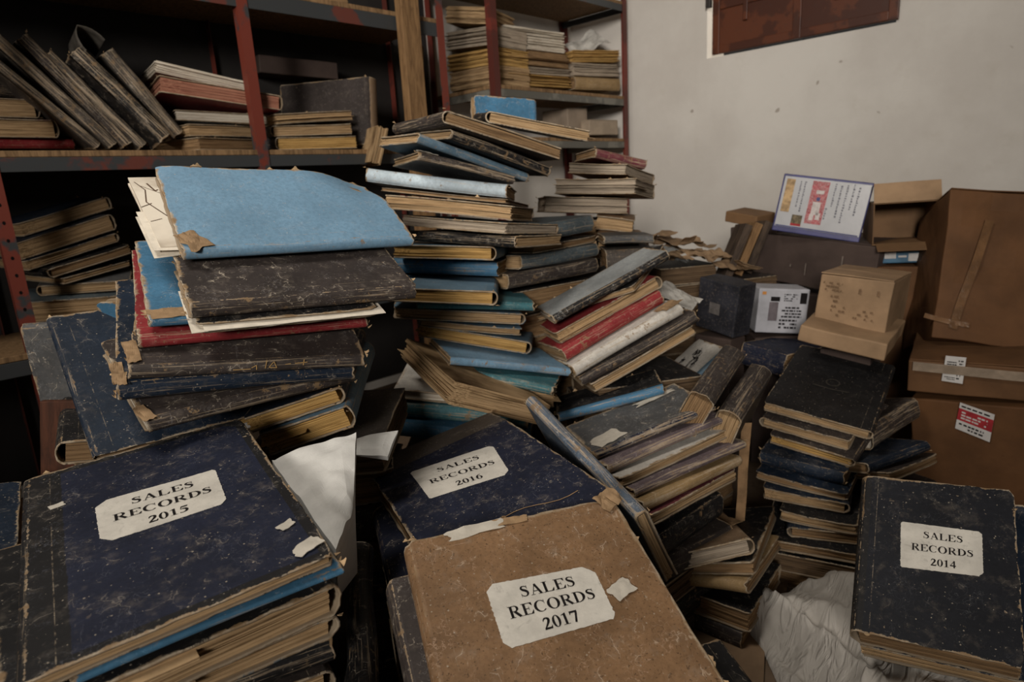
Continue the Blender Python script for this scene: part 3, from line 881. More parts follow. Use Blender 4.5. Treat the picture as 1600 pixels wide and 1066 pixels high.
def strip(pts, wid, smooth=True):
    P = [(*p, w) for p, w in zip(pts, wid)]
    if smooth:
        P = catmull(P)
    Lf, Rt = [], []
    for i, (x, y, w) in enumerate(P):
        a, b = P[max(0, i - 1)], P[min(len(P) - 1, i + 1)]
        dx, dy = b[0] - a[0], b[1] - a[1]
        l = math.hypot(dx, dy) or 1
        nx, ny = -dy / l * w / 2, dx / l * w / 2
        Lf.append((x + nx, y + ny))
        Rt.append((x - nx, y - ny))
    return [[Lf[i], Rt[i], Rt[i + 1], Lf[i + 1]] for i in range(len(P) - 1)]

def arcring(cx, cy, ox, oy, ix, iy, a0, a1, icx=None, n=22):
    icx = cx if icx is None else icx
    O, I = [], []
    for k in range(n + 1):
        a = math.radians(a0 + (a1 - a0) * k / n)
        O.append((cx + ox * math.cos(a), cy + oy * math.sin(a)))
        I.append((icx + ix * math.cos(a), cy + iy * math.sin(a)))
    return [[I[k], O[k], O[k + 1], I[k + 1]] for k in range(n)]

def glyphs():
    stem = rect(105, 0, 245, 676) + rect(25, 0, 325, 26) + rect(25, 650, 325, 676)
    foot = rect(105, 0, 602, 38) + [[(480, 38), (600, 0), (640, 215), (615, 215)], [(600, 0), (640, 215), (612, 215), (560, 100)]]
    G = {}
    G['S'] = (556, strip([(440, 520), (400, 605), (295, 642), (175, 615), (128, 520), (195, 435), (300, 375), (405, 295), (432, 180), (370, 75), (260, 30), (140, 65), (75, 170)],
                         [22, 40, 44, 80, 110, 130, 145, 140, 115, 80, 44, 40, 25]) + rect(436, 455, 458, 678) + rect(58, -5, 80, 215))
    G['A'] = (722, strip([(125, 20), (350, 672)], [36, 36], False) + strip([(345, 660), (592, 15)], [128, 128], False) + rect(190, 205, 480, 245)
              + rect(15, 0, 240, 26) + rect(425, 0, 707, 26))
    G['L'] = (667, stem + foot)
    G['E'] = (667, stem + foot + rect(105, 638, 612, 676) + [[(612, 676), (480, 640), (592, 495), (618, 495)]] + rect(245, 325, 420, 363) + rect(402, 240, 426, 450))
    G['R'] = (722, stem + arcring(375, 505, 215, 171, 85, 135, -90, 90) + rect(245, 640, 376, 676) + rect(245, 334, 400, 370)
              + strip([(345, 352), (612, 12)], [140, 140], False) + rect(545, 0, 722, 26))
    G['C'] = (722, arcring(385, 336, 350, 350, 225, 315, 42, 318, 410) + rect(615, 430, 640, 690))
    G['O'] = (778, arcring(389, 336, 352, 352, 195, 320, 0, 360, n=34))
    G['D'] = (722, stem + arcring(280, 338, 410, 338, 255, 300, -90, 90) + rect(240, 638, 282, 676) + rect(240, 0, 282, 38))
    G['2'] = (500, strip([(55, 470), (90, 565), (155, 630), (245, 640), (335, 590), (350, 490), (310, 390), (205, 240), (70, 70)],
                         [24, 60, 90, 84, 130, 140, 125, 90, 60]) + [[(25, 0), (445, 0), (440, 108), (45, 108)], [(400, 100), (445, 0), (478, 200), (452, 200)]])
    G['0'] = (500, arcring(250, 338, 228, 350, 95, 318, 0, 360, n=30))
    G['1'] = (500, rect(185, 20, 318, 640) + rect(70, 0, 432, 26) + [[(65, 592), (65, 566), (190, 590), (318, 688)], [(65, 592), (318, 640), (318, 688), (290, 688)]])
    G['4'] = (500, rect(285, 0, 402, 688) + strip([(345, 670), (45, 205)], [42, 42], False) + rect(25, 155, 475, 258))
    G['5'] = (500, [[(125, 676), (110, 560), (420, 560), (458, 676)]] + strip([(122, 640), (80, 385)], [30, 34], False)
              + strip([(70, 385), (225, 395), (345, 330), (385, 220), (340, 100), (230, 30), (110, 12), (40, 50)], [30, 90, 130, 140, 115, 66, 50, 90]))
    G['6'] = (500, arcring(255, 215, 225, 230, 95, 195, 0, 360, n=30) + strip([(95, 230), (115, 420), (225, 590), (450, 682)], [130, 136, 80, 18]))
    G['7'] = (500, [[(35, 676), (110, 560), (440, 560), (472, 676)], [(35, 676), (35, 465), (60, 465), (110, 570)]] + strip([(415, 610), (240, -12)], [112, 112], False))
    return G
GLY = glyphs()

def lettering(parent, rows, quad_at, em, th=0.0004):
    """rows: (text, centre x, baseline y) in label metres; quad_at maps label metres to box coordinates"""
    V, F = [], []
    for text, cx, by in rows:
        wtot = sum(GLY[c][0] for c in text) * em / 1000
        x = cx - wtot / 2
        for c in text:
            adv, polys = GLY[c]
            for P in polys:
                b = len(V)
                V += [quad_at(x + px * em / 1000, by + py * em / 1000, th) for px, py in P]
                F.append(list(range(b, b + len(P))))
            x += adv * em / 1000
    return mesh('lettering', V, F, BLACKINK(), parent, fix=False)

def sales_label(key, corners, year, em, shade=(0.56, 0.53, 0.47), nick=0.1):
    """paper label glued on a cover; corners tl tr br bl in the book's box coordinates"""
    I = INFO[key]
    tl, tr, br, bl = corners
    W = (math.dist(tl, tr) + math.dist(bl, br)) / 2
    H = (math.dist(tl, bl) + math.dist(tr, br)) / 2
    top = I['t']
    def surf(bx, by, h):
        # height of the warped cover at this spot
        st, w, d = I['st'], I['w'], I['d']
        u, v = {'S': (bx + w / 2, by), 'F': (w / 2 - bx, d - by), 'EL': (d - by, bx + w / 2), 'ER': (by, w / 2 - bx)}[st]
        z = I['sh'](u, v, I['T'])[2]
        return (bx, by, z + h)
    def q(x, y, h):
        s, t2 = x / W, y / H
        bx = (bl[0] * (1 - s) + br[0] * s) * (1 - t2) + (tl[0] * (1 - s) + tr[0] * s) * t2
        by = (bl[1] * (1 - s) + br[1] * s) * (1 - t2) + (tl[1] * (1 - s) + tr[1] * s) * t2
        return surf(bx, by, h)
    nx, ny = 30, 40
    V, F = [], []
    cut = [nick * H * (0.3 + 0.9 * ((k * 5 + int(year) * 3) % 7) / 6) for k in range(4)]   # bl, br, tr, tl corners torn off
    def span(y):
        x0 = max(0.0, cut[0] - y * 1.0, cut[3] - (H - y) * 1.1)
        x1 = W - max(0.0, cut[1] - y * 0.9, cut[2] - (H - y) * 1.0)
        k = float(year) % 13
        x0 += 0.0011 * noise.noise(Vector((y * 300, k, 1))) + 0.0006 * noise.noise(Vector((y * 1100, k, 2)))
        x1 += 0.0011 * noise.noise(Vector((y * 300, k, 5))) + 0.0006 * noise.noise(Vector((y * 1100, k, 6)))
        return x0, x1
    for lay in (0, 1):
        for j in range(ny + 1):
            y = H * j / ny
            x0, x1 = span(y)
            for i in range(nx + 1):
                x = x0 + (x1 - x0) * i / nx
                yy = y + (0.0010 * noise.noise(Vector((x * 300, float(year) % 17, j))) if j in (0, ny) else 0)
                V.append(q(x, yy, 0.0004 + 0.0004 * lay))
    k = (nx + 1) * (ny + 1)
    for j in range(ny):
        for i in range(nx):
            a = j * (nx + 1) + i
            F.append([k + a, k + a + 1, k + a + nx + 2, k + a + nx + 1])
            F.append([a, a + nx + 1, a + nx + 2, a + 1])
    for i in range(nx):
        F.append([i, i + 1, k + i + 1, k + i])
        a = ny * (nx + 1) + i
        F.append([a + 1, a, k + a, k + a + 1])
    for j in range(ny):
        a = j * (nx + 1)
        F.append([a + nx + 1, a, k + a, k + a + nx + 1])
        a += nx
        F.append([a, a + nx + 1, k + a + nx + 1, k + a])
    lab = mesh('paper_label', V, F, paper_mat('label_paper', shade, 0.12, 0.5), I['root'], fix=False)
    lab['label'] = 'cream paper label reading SALES RECORDS ' + year
    rows = [('SALES', W * 0.53, H * 0.685), ('RECORDS', W * 0.515, H * 0.395), (year, W * 0.53, H * 0.105)]
    lettering(lab, rows, lambda x, y, h: q(x, y, 0.0009 + h), em)

# ------------------------------------------------------------------ piles of unseen books that carry what stands above
def pile_under(key, zbot, n, group, label, color=('umber', 'black', 'leather'), shift=(0, 0), small=False):
    M, w, d, t, st = pose(key)
    c = M @ Vector((0, d / 2, 0))
    yaw = POSES[key][3]
    ztop = c.z - 0.012
    # the lowest corner of a tilted book must still clear the pile
    R = M.to_3x3()
    slope = abs(R.col[0].z) * w * 0.25 + abs(R.col[1].z) * d * 0.25
    ztop -= slope
    h = (ztop - zbot) / n
    if h < 0.008:
        return
    rng = random.Random(key + 'under')
    for i in range(n):
        a = yaw + rng.uniform(-0.12, 0.12)
        ww, dd = (w * 0.95, d * 0.9) if small else (max(0.24, w * 0.95), max(0.22, d * 0.9))
        m = Matrix.Translation((c.x + shift[0] + rng.uniform(-0.012, 0.012), c.y + shift[1] + rng.uniform(-0.012, 0.012), zbot + i * h)) @ Matrix.Rotation(a, 4, 'Z') @ Matrix.Translation((0, -dd / 2, 0))
        book('%s under %d' % (key, i), color[i % len(color)], rng.choice(('dark', 'brown')), label, group=group, matrix=m,
             dims=(ww, dd, h * 0.985, rng.choice(('S', 'F'))), nin=3, flaps=0, warp=0.0, curl=0.0, scuff=0.5)
# ------------------------------------------------------------------ the room
def plaster():
    def make():
        t = NT('old_plaster')
        P = t.n('ShaderNodeTexCoord').outputs['Object']
        lo = t.noise(P, 1.6, 6, 0.6)
        mid = t.noise(P, 7.0, 6, 0.65)
        hi = t.noise(P, 60.0, 5, 0.7)
        c = t.mix(t.step(lo, 0.32, 0.68), (0.55, 0.515, 0.47), (0.65, 0.62, 0.57))
        c = t.mix(t.math('MULTIPLY', t.step(mid, 0.55, 0.75), 0.35), c, (0.50, 0.46, 0.40))
        sp = t.noise(P, 11.0, 2, 0.5)
        c = t.mix(t.math('MULTIPLY', t.step(sp, 0.735, 0.765), 0.55), c, (0.17, 0.12, 0.08))
        t.bump(t.math('ADD', mid, t.math('MULTIPLY', hi, 0.25)), 0.35, 0.008)
        return t.finish(c, 0.9, 0.12)
    return cached('plaster', make)

def floor_mat():
    def make():
        t = NT('dusty_floor')
        P = t.n('ShaderNodeTexCoord').outputs['Object']
        lo = t.noise(P, 2.2, 6, 0.6)
        mid = t.noise(P, 14.0, 6, 0.68)
        c = t.mix(t.step(lo, 0.35, 0.65), (0.095, 0.065, 0.043), (0.17, 0.12, 0.08))
        c = t.mix(t.math('MULTIPLY', t.step(mid, 0.5, 0.72), 0.5), c, (0.05, 0.034, 0.024))
        t.bump(mid, 0.4, 0.004)
        return t.finish(c, 0.85, 0.15)
    return cached('floor', make)

WX = 3.52
V, F = box_geo(-5.0, WX + 0.2, -4.0, 3.0, -0.1, 0.0)
structure(mesh('floor', V, F, floor_mat()))
V, F = box_geo(-5.0, WX + 0.2, 2.81, 2.99, 0.0, 3.0)
structure(mesh('wall_back', V, F, plaster()))
V, F = box_geo(-5.0, WX + 0.2, -4.0, 3.0, 3.0, 3.1)
structure(mesh('ceiling', V, F, plaster()))
# wall with the window opening
oy0, oy1, oz0, oz1 = 0.93, 1.862, 1.618, 2.55
V, F = [], []
for d in ((WX, WX + 0.2, -4.0, oy0, 0.0, 3.0), (WX, WX + 0.2, oy1, 2.81, 0.0, 3.0), (WX, WX + 0.2, oy0, oy1, 0.0, oz0), (WX, WX + 0.2, oy0, oy1, oz1, 3.0)):
    v, f = box_geo(*d)
    F += [[i + len(V) for i in q] for q in f]
    V += v
structure(mesh('wall_right', V, F, plaster()))

rust = lambda: painted_metal('shutter_paint', (0.105, 0.030, 0.012), (0.060, 0.018, 0.009), 0.5)
sh = empty('window_shutter', Matrix.Translation((WX - 0.012, 1.822, 1.627)) @ Matrix.Rotation(0.0, 4, 'Z'), 'rust brown steel window shutter closed over the opening in the white wall', 'shutter')
bevel_box('plate', (-0.004, 0.004, -0.905, 0.0, 0.0, 0.9), rust(), sh, 0.002)
for y in (-0.885, -0.455, -0.025):
    bevel_box('stile', (-0.016, -0.0045, y - 0.02, y + 0.02, 0.0, 0.9), rust(), sh, 0.003)
for z in (0.022, 0.24, 0.46, 0.68):
    bevel_box('rail', (-0.013, -0.0045, -0.865, -0.045, z - 0.02, z + 0.02), rust(), sh, 0.003)
for y in (-0.19, -0.64):
    bevel_box('hinge_bar', (-0.022, -0.014, y - 0.012, y + 0.012, 0.14, 0.36), rust(), sh, 0.003)
bevel_box('latch', (-0.03, -0.004, 0.002, 0.03, 0.24, 0.31), painted_metal('latch_steel', (0.03, 0.027, 0.025), (0.06, 0.05, 0.045)), sh, 0.003)

# ------------------------------------------------------------------ shelving
RED, DARK = (0.155, 0.032, 0.020), (0.040, 0.043, 0.045)
pm_post = lambda: painted_metal('post_paint', RED, DARK, 0.55)
pm_red = lambda: painted_metal('red_paint', (0.15, 0.030, 0.020), (0.085, 0.022, 0.016), 0.5)
pm_beam = lambda: painted_metal('beam_paint', DARK, (0.12, 0.035, 0.025), 0.60)
pm_grey = lambda: painted_metal('grey_beam_paint', (0.165, 0.155, 0.13), (0.10, 0.095, 0.08), 0.5)
board_w = lambda: wood_mat('shelf_wood', (0.11, 0.065, 0.032), (0.27, 0.165, 0.082))
plank_w = lambda: wood_mat('plank_wood', (0.12, 0.066, 0.030), (0.25, 0.145, 0.066))

def angle_post(parent, x, y, z0, z1, sx, sy, mat, holes=True):
    """L section upright: one leg along x, one along y"""
    wl, th = 0.038, 0.003
    v, f = box_geo(0, sx * wl, 0, sy * th, z0, z1)
    v2, f2 = box_geo(0, sx * th, sy * th, sy * wl, z0, z1)
    F = f + [[i + len(v) for i in q] for q in f2]
    m = Matrix.Translation((x, y, 0))
    o = mesh('post', v + v2, F, mat, parent)
    o.location = (x, y, 0)
    if holes:
        hv, hf = [], []
        z = z0 + 0.03
        while z < z1:
            b = len(hv)
            for k in range(8):
                a = k * math.pi / 4
                hv.append((sx * wl * 0.5 + 0.0042 * math.cos(a), -sy * 0.0006, z + 0.0055 * math.sin(a)))
            hf.append(list(range(b, b + 8)))
            z += 0.05
        h = mesh('bolt_hole', hv, hf, plain('hole_dark', (0.006, 0.005, 0.005), 0.9, 0.1, 10, 0.1, 0), o)
        h['kind'] = 'stuff'
    return o

def shelf_board(parent, x0, x1, y0, y1, ztop, beam, bmat, beam_h=0.04, side=True):
    bevel_box('board', (x0, x1, y0 + 0.004, y1, ztop - 0.018, ztop), board_w(), parent, 0.002)
    bevel_box('beam', (x0, x1, y0, y0 + 0.0038, ztop - 0.019 - beam_h, ztop - 0.019), bmat, parent, 0.001)
    if side:
        for x in (x0, x1 - 0.004):
            bevel_box('side_rail', (x, x + 0.004, y0 + 0.006, y1, ztop - 0.019 - beam_h, ztop - 0.019), bmat, parent, 0.001)

YF, YB = 2.325, 2.80
s1 = empty('steel_shelf', Matrix.Identity(4), 'dark red and black angle iron shelf holding leaning ledgers along the back wall', 'shelf')
for x, sx in ((0.2955, 1), (1.09, 1), (2.014, -1)):
    angle_post(s1, x, YF - 0.004, 0.0, 2.6, sx, 1, pm_post(), x < 1)
for x, sx in ((0.30, 1), (1.17, 1), (2.045, -1)):
    angle_post(s1, x, YB, 0.0, 2.6, sx, -1, pm_red(), False)
for zt, hh in ((0.60, 0.045), (1.178, 0.040), (1.724, 0.055)):
    shelf_board(s1, -0.5, 2.01, YF, YB - 0.006, zt, True, pm_beam(), hh, False)
bevel_box('back_or_shade_panel', (-0.5, 2.295, 2.796, 2.804, 0.05, 2.6), plain('shelf_shade_dark', (0.020, 0.018, 0.017), 0.7, 0.3, 3.0), s1, 0)  # added dark sheet, its near-black colour stands in for shade behind the shelf
s2 = empty('steel_shelf', Matrix.Identity(4), 'red angle iron shelf with grey front beam standing against the white wall', 'shelf')
for x, sx in ((2.31, 1), (3.425, -1)):
    angle_post(s2, x, YF - 0.004, 0.0, 2.6, sx, 1, pm_red(), False)
    angle_post(s2, x, YB, 0.0, 2.6, sx, -1, pm_red(), False)
for zt, bm_ in ((1.478, pm_grey()), (1.995, pm_beam()), (1.236, pm_grey()), (0.62, pm_grey())):
    shelf_board(s2, 2.316, 3.42, YF, YB - 0.006, zt, True, bm_, 0.036)
pl = empty('wooden_plank', Matrix.Translation((1.787, 2.292, 0)) @ Matrix.Rotation(0.006, 4, 'Y'), 'raw brown timber plank standing upright in front of the steel shelf', 'plank')
bevel_box('timber', (-0.046, 0.046, -0.022, 0.022, 0.0, 2.6), plank_w(), pl, 0.003)

# ------------------------------------------------------------------ books, pile by pile, each list from the top down
NTH = ['topmost', 'second from top', 'third from top', 'fourth from top', 'fifth from top', 'sixth from top', 'seventh from top', 'eighth from top', 'ninth from top',
       'tenth from top', 'eleventh from top', 'twelfth from top', '13th from top', '14th from top', '15th from top', '16th from top', '17th from top', '18th from top', '19th from top', '20th from top', '21st from top', '22nd from top']
def pile(where, group, rows):
    for i, r in enumerate(rows):
        key, color, pages, look = r[:4]
        o = dict(r[4]) if len(r) > 4 else {}
        book(key, color, pages, '%s, %s in %s' % (look, NTH[i], where), group=group, **o)

def one(key, color, pages, label, **o):
    return book(key, color, pages, label, **o)

HERO = dict(nin=20, flaps=5)
pile('pile under sky-blue ledger', 'ledgers in the pile under the big sky-blue ledger', [
    ('A1', 'sky', 'tan', 'big sky-blue ledger with torn corner', dict(HERO, wear=1.5, scuff=0.35, crackle=0.25, curl=0.008, warp=0.004, fray=0.004, cloud=0.09, corner=(0.004, -0.035, 0.075))),
    ('A2', 'white', 'white', 'coverless ledger of creased white sheets', dict(HERO, cover=False, loose=3)),
    ('A3', 'umber', 'tan', 'cracked charcoal ledger with broad spine', dict(HERO, wear=1.4, scuff=1.0, crackle=1.0)),
    ('A3b', 'black', 'white', 'thin pale-edged register', dict(flaps=3, loose=2, scuff=0.9, wear=1.8, color2=None) if False else dict(flaps=3, loose=2, scuff=0.9, wear=1.8)),
    ('A4b', 'blue', 'tan', 'bright blue ledger with peeled corner', dict(nin=12, wear=2.0, flaps=5, scuff=0.5)),
    ('A4', 'red', 'white', 'red-spined ledger', dict(nin=12, wear=1.4, flaps=3, scuff=0.5, crackle=0.4)),
    ('A5', 'umber', 'grey', 'dark brown ledger with scribbled spine', dict(nin=14, wear=1.5, flaps=4, scuff=0.8, crackle=0.8, bend=1e-9)),
    ('A6', 'ink', 'tan', 'midnight navy ledger with glossy spine', dict(nin=12, wear=1.4, flaps=4, scuff=0.4, rough=0.42)),
    ('A7', 'umber', 'white', 'grey-black ledger set askew', dict(nin=12, wear=1.7, flaps=4, scuff=0.9, crackle=0.9)),
    ('A8', 'ink', 'gold', 'blue-boarded ledger showing golden pages', dict(nin=10, wear=1.5, loose=1)),
    ('A9', 'denim', 'gold', 'worn denim-blue ledger', dict(nin=10, wear=1.5, flaps=3, loose=1)),
])
one('AL1', 'ink', 'brown', 'dark navy ledger leaning back beside the sky-blue-topped pile', nin=12, wear=1.4, scuff=0.5, crackle=0.5)
one('AL2', 'black', 'brown', 'black ledger lying beneath the leaning navy ledger', wear=1.3)
one('AL3', 'grey', 'brown', 'grey marbled ledger propped upright by the red shelf post', wear=1.5, scuff=1.0, crackle=1.0)
one('AL4', 'blue', 'tan', 'teal-blue ledger with torn tan edge, tucked behind the leaning navy ledger', wear=2.2, flaps=5)

pile('pile beneath the lower shelf', 'ledgers in the pile beneath the lower shelf', [
    ('P1', 'ink', 'tan', 'navy ledger with rounded spine', {}),
    ('P2', 'ink', 'tan', 'thick tan-edged ledger', {}),
    ('P3', 'ink', 'tan', 'tan-edged ledger with navy rim', {}),
    ('P4', 'black', 'brown', 'black-rimmed brown-edged ledger', {}),
    ('P5', 'black', 'tan', 'thin brown-edged ledger', {}),
    ('P6', 'grey', 'tan', 'grey folded-cover ledger', {}),
    ('P7', 'slate', 'tan', 'thick straw-edged ledger', {}),
])
pile('tall central pile', 'ledgers in the tall central pile', [
    ('B1', 'umber', 'brown', 'dark ledger with ribbed spine', dict(nin=12, wear=1.6, flaps=4)),
    ('B2', 'black', 'tan', 'black ledger with pale worn rims', dict(nin=12, wear=2.0, flaps=3)),
    ('B3', 'denim', 'tan', 'thin faded blue ledger', dict(nin=12, wear=1.8)),
    ('B4', 'umber', 'tan', 'dark ledger with flaking tan spine', dict(nin=12, wear=2.6, scuff=1.0, crackle=1.0, flaps=5)),
    ('B5', 'ice', 'tan', 'ice-white spined ledger', dict(nin=12, wear=1.2, scuff=0.3, crackle=0.25, flaps=2)),
    ('B5b', 'brown', 'brown', 'thin brown register', {}),
    ('B6', 'maroon', 'tan', 'thick maroon-boarded ledger', dict(loose=1)),
    ('B7', 'slate', 'grey', 'slate ledger with ragged pages', {}),
    ('B8', 'black', 'tan', 'black spine rubbed white', dict(wear=2.0, scuff=1.2, crackle=1.0)),
    ('B9', 'denim', 'gold', 'blue ledger with round open end', {}),
    ('B10', 'blue', 'tan', 'bright blue banded spine', dict(wear=1.6)),
    ('B11', 'denim', 'gold', 'grey-blue board with golden pages', dict(wear=1.4, nin=12)),
    ('B12', 'teal', 'tan', 'slim grey-teal ledger jutting out', {}),
    ('B13', 'denim', 'tan', 'long tan-edged ledger', {}),
    ('B14a', 'denim', 'tan', 'thin tan board', {}),
    ('B14', 'denim', 'gold', 'thick golden-edged ledger sloping down', dict(loose=1)),
    ('B15', 'sky', 'tan', 'sky-blue board with dark rubbed spine', dict(nin=12, wear=1.7, flaps=4)),
    ('B17', 'teal', 'tan', 'teal spine streaked white', dict(wear=1.8, scuff=1.0)),
    ('B18', 'teal', 'tan', 'thick pale-edged page block', dict(loose=1)),
    ('B19', 'white', 'white', 'torn white-paper register', dict(wear=2.4, flaps=4)),
    ('B20', 'teal', 'tan', 'teal-spined ledger', dict(wear=1.8)),
    ('B21', 'blue', 'tan', 'blue ledger', {}),
])
one('B16', 'tan', 'tan', 'coverless tan page block sloping down against the tall central pile', cover=False, loose=1, cat='book')
one('R1', 'black', 'tan', 'black-covered cream-edged ledger lying across the pile tops by the blue book', wear=1.4, nin=12, loose=1)
pile('crumbling brown pile', 'crumbling books in the brown pile by the wall', [
    ('R2', 'maroon', 'brown', 'purple-red ledger jutting out', dict(wear=2.0, flaps=3)),
    ('R3', 'brown', 'grey', 'brown page-worn register', dict(wear=2.0)),
    ('R4', 'brown', 'grey', 'rotten thick brown register', dict(wear=2.4, flaps=5, loose=2)),
    ('R5', 'rotten', 'grey', 'rotten tan register', dict(wear=2.4, flaps=5, loose=2)),
])
pile('blue-black pile behind', 'blue-black ledgers behind the central pile', [
    ('R7', 'slate', 'tan', 'broad blue-grey spine with pale end', dict(wear=1.4, scuff=1.0)),
    ('R8', 'black', 'brown', 'thin dark register', {}),
    ('R9', 'slate', 'tan', 'tan-topped slate spine', dict(wear=1.6, scuff=0.9)),
    ('R10', 'umber', 'tan', 'cracked charcoal spine', dict(wear=1.6, scuff=0.9, crackle=1.0)),
])
one('R11', 'brown', 'tan', 'tan wedge-shaped register behind the broad blue-grey spine', wear=2.0)
one('R13', 'brown', 'tan', 'tan register just under the wedge-shaped one', wear=2.0)
one('R12', 'grey', 'tan', 'small grey-spined ledger poking out toward the white wall', wear=1.6, scuff=0.9)
pile('slanting pile', 'ledgers in the slanting pile with a red spine', [
    ('D1', 'pale', 'white', 'pale blue-grey ledger with dark spine', dict(nin=12, wear=1.6, flaps=4, scuff=0.9, strip=(0.007, 'black'))),
    ('D1b', 'black', 'tan', 'thin black-rimmed register', {}),
    ('D2', 'red', 'tan', 'tan-edged ledger with red spine', dict(loose=1)),
    ('D3', 'red', 'tan', 'bright red-spined ledger', dict(wear=1.6, scuff=0.5)),
    ('D4', 'white', 'tan', 'white-spined ledger', dict(wear=2.0, flaps=4)),
    ('D5', 'umber', 'tan', 'brown-black spine', dict(wear=1.7, scuff=0.8)),
    ('D6', 'umber', 'tan', 'tan-edged dark register', dict(wear=2.2)),
])
pile('fanned pale pile', 'ledgers in the fanned pile of pale spines', [
    ('E0', 'black', 'tan', 'torn black ledger with bright blue spine', dict(wear=2.2, flaps=5, strip=(0.02, 'blue'))),
    ('E1', 'grey', 'tan', 'grey board flaked white with navy spine', dict(nin=14, wear=2.6, scuff=1.5, crackle=1.2, flaps=4, strip=(0.004, 'navy'), speck=0.0)),
    ('E2', 'mauve', 'tan', 'mauve spine', dict(wear=2.6, scuff=1.3, crackle=1.0, flaps=3)),
    ('E3', 'white', 'tan', 'white-edged brown ledger', dict(wear=2.2)),
    ('E4', 'mauve', 'tan', 'purple-brown rubbed spine', dict(wear=3.0, scuff=1.2, crackle=1.0)),
    ('E5', 'straw', 'tan', 'straw-coloured spine', dict(wear=2.6, scuff=1.0, crackle=0.8)),
    ('E6', 'maroon', 'tan', 'tan pages on a maroon board', dict(wear=1.6)),
])
one('EB1', 'white', 'tan', 'small white-covered book with black scribbles behind the fanned pile', wear=1.6, bend=1e-9, warp=0.0, curl=0.0, strip=(0.02, 'denim'))
one('EB2', 'umber', 'brown', 'fat charcoal ledger on its edge, beside the scribbled white book', wear=1.4, scuff=0.7)
one('EB3', 'umber', 'tan', 'brown-black ledger on its edge, beside the cream-carton pile', wear=1.6, scuff=0.6)
pile('torn pile on the floor', 'torn books in the small pile on the floor', [
    ('T1', 'rotten', 'grey', 'shredded tan register', dict(nin=12, wear=3.0, flaps=6, loose=3, scuff=0.4)),
    ('T2', 'black', 'brown', 'black board', dict(wear=2.0)),
    ('T3', 'straw', 'brown', 'straw-spined book', dict(wear=1.4)),
])
one('L1', 'steelblue', 'tan', 'thin blue-grey ledger wedged on edge behind the 2016 ledger', nin=14, wear=2.4, scuff=1.2, crackle=1.0, flaps=6)

pile('the 2015 pile', 'ledgers in the pile under the 2015 ledger', [
    ('G1', 'navy', 'tan', 'navy SALES RECORDS 2015 ledger', dict(HERO, wear=1.0, scuff=0.6, crackle=0.35, strip=(0.042, 'black'), border=(0.014, 'black'), warp=0.003, flaps=2)),
    ('G2', 'blue', 'brown', 'thin teal-blue ledger', dict(nin=14, wear=1.3, flaps=3)),
    ('G3', 'black', 'tan', 'black ledger with rumpled pages', dict(nin=14, wear=1.3, loose=3)),
    ('G4', 'denim', 'tan', 'blue cloth ledger', dict(nin=12, wear=1.5, loose=2)),
    ('G5', 'black', 'brown', 'dark grey-black spine', dict(wear=1.2)),
    ('G6', 'umber', 'tan', 'brown-edged ledger', dict(wear=1.2)),
])
pile('small pile beside the 2015 ledger', 'books beside the 2015 ledger', [
    ('GL1', 'ink', 'brown', 'dark navy ledger', dict(nin=10)),
    ('GL2', 'brown', 'tan', 'thick tan-edged book', dict(loose=1)),
])
one('G20', 'navy', 'brown', 'curved navy SALES RECORDS 2016 ledger with brown-black spine cloth', **dict(HERO, wear=1.2, scuff=0.8, crackle=0.5, strip=(0.10, 'leather'), droop=0.016, warp=0.004))
one('K3', 'navy', 'brown', 'navy ledger lying directly beneath the 2016 ledger', nin=12, wear=1.6, scuff=0.7, crackle=0.7)
one('H1', 'brown', 'tan', 'brown SALES RECORDS 2017 ledger with mottled scratched cover', **dict(HERO, wear=1.3, scuff=0.9, crackle=0.7, warp=0.003, speck=0.8))
one('K4', 'umber', 'brown', 'grey-brown ledger lying beneath the 2017 ledger', nin=12, wear=1.4, scuff=0.9, crackle=0.9, warp=0.0, curl=0.0)
one('K1', 'black', 'tan', 'black-cornered ledger poking out from beneath the 2017 ledger', nin=12, wear=1.8)
one('K2', 'black', 'brown', 'glossy black ledger standing on edge between the 2015 and 2017 ledgers', nin=14, wear=1.2, rough=0.35, crackle=0.8, warp=0.008)
pile('pile before the cream carton', 'ledgers in the dark pile before the cream carton', [
    ('C1', 'black', 'tan', 'large plain black ledger', dict(nin=12, wear=0.8, scuff=0.2, crackle=0.0, flaps=1, bend=1e-9, warp=0.0006, curl=0.0)),
    ('C2', 'umber', 'tan', 'fat tan-edged ledger', {}),
    ('C3', 'umber', 'gold', 'golden-edged ledger set askew', {}),
    ('C4', 'ink', 'brown', 'midnight blue spine', {}),
    ('C5', 'ink', 'brown', 'thin blue register', {}),
    ('C6', 'ink', 'tan', 'blue-rimmed tan-edged ledger', {}),
    ('C7', 'black', 'tan', 'short tan-edged register', {}),
    ('C8', 'ink', 'brown', 'navy-boarded brown-edged ledger', {}),
    ('C9', 'black', 'brown', 'dark register at the bottom', {}),
])
pile('heap behind the 2014 ledger', 'dark books heaped behind the 2014 ledger', [
    ('Q1', 'umber', 'white', 'whitened black ledger', dict(wear=2.4, scuff=1.0)),
    ('Q2', 'ink', 'brown', 'dark blue cloth spine', dict(wear=1.2)),
    ('Q3', 'umber', 'brown', 'brown-black register', dict(wear=1.2)),
])
one('M1', 'coal', 'brown', 'black SALES RECORDS 2014 ledger tilted on the pale sack', **dict(HERO, wear=1.0, scuff=0.5, crackle=0.15, flaps=2, strip=(0.02, 'black')))
one('M2', 'ink', 'tan', 'dark blue ledger lying beneath the 2014 ledger', nin=12, wear=1.2)

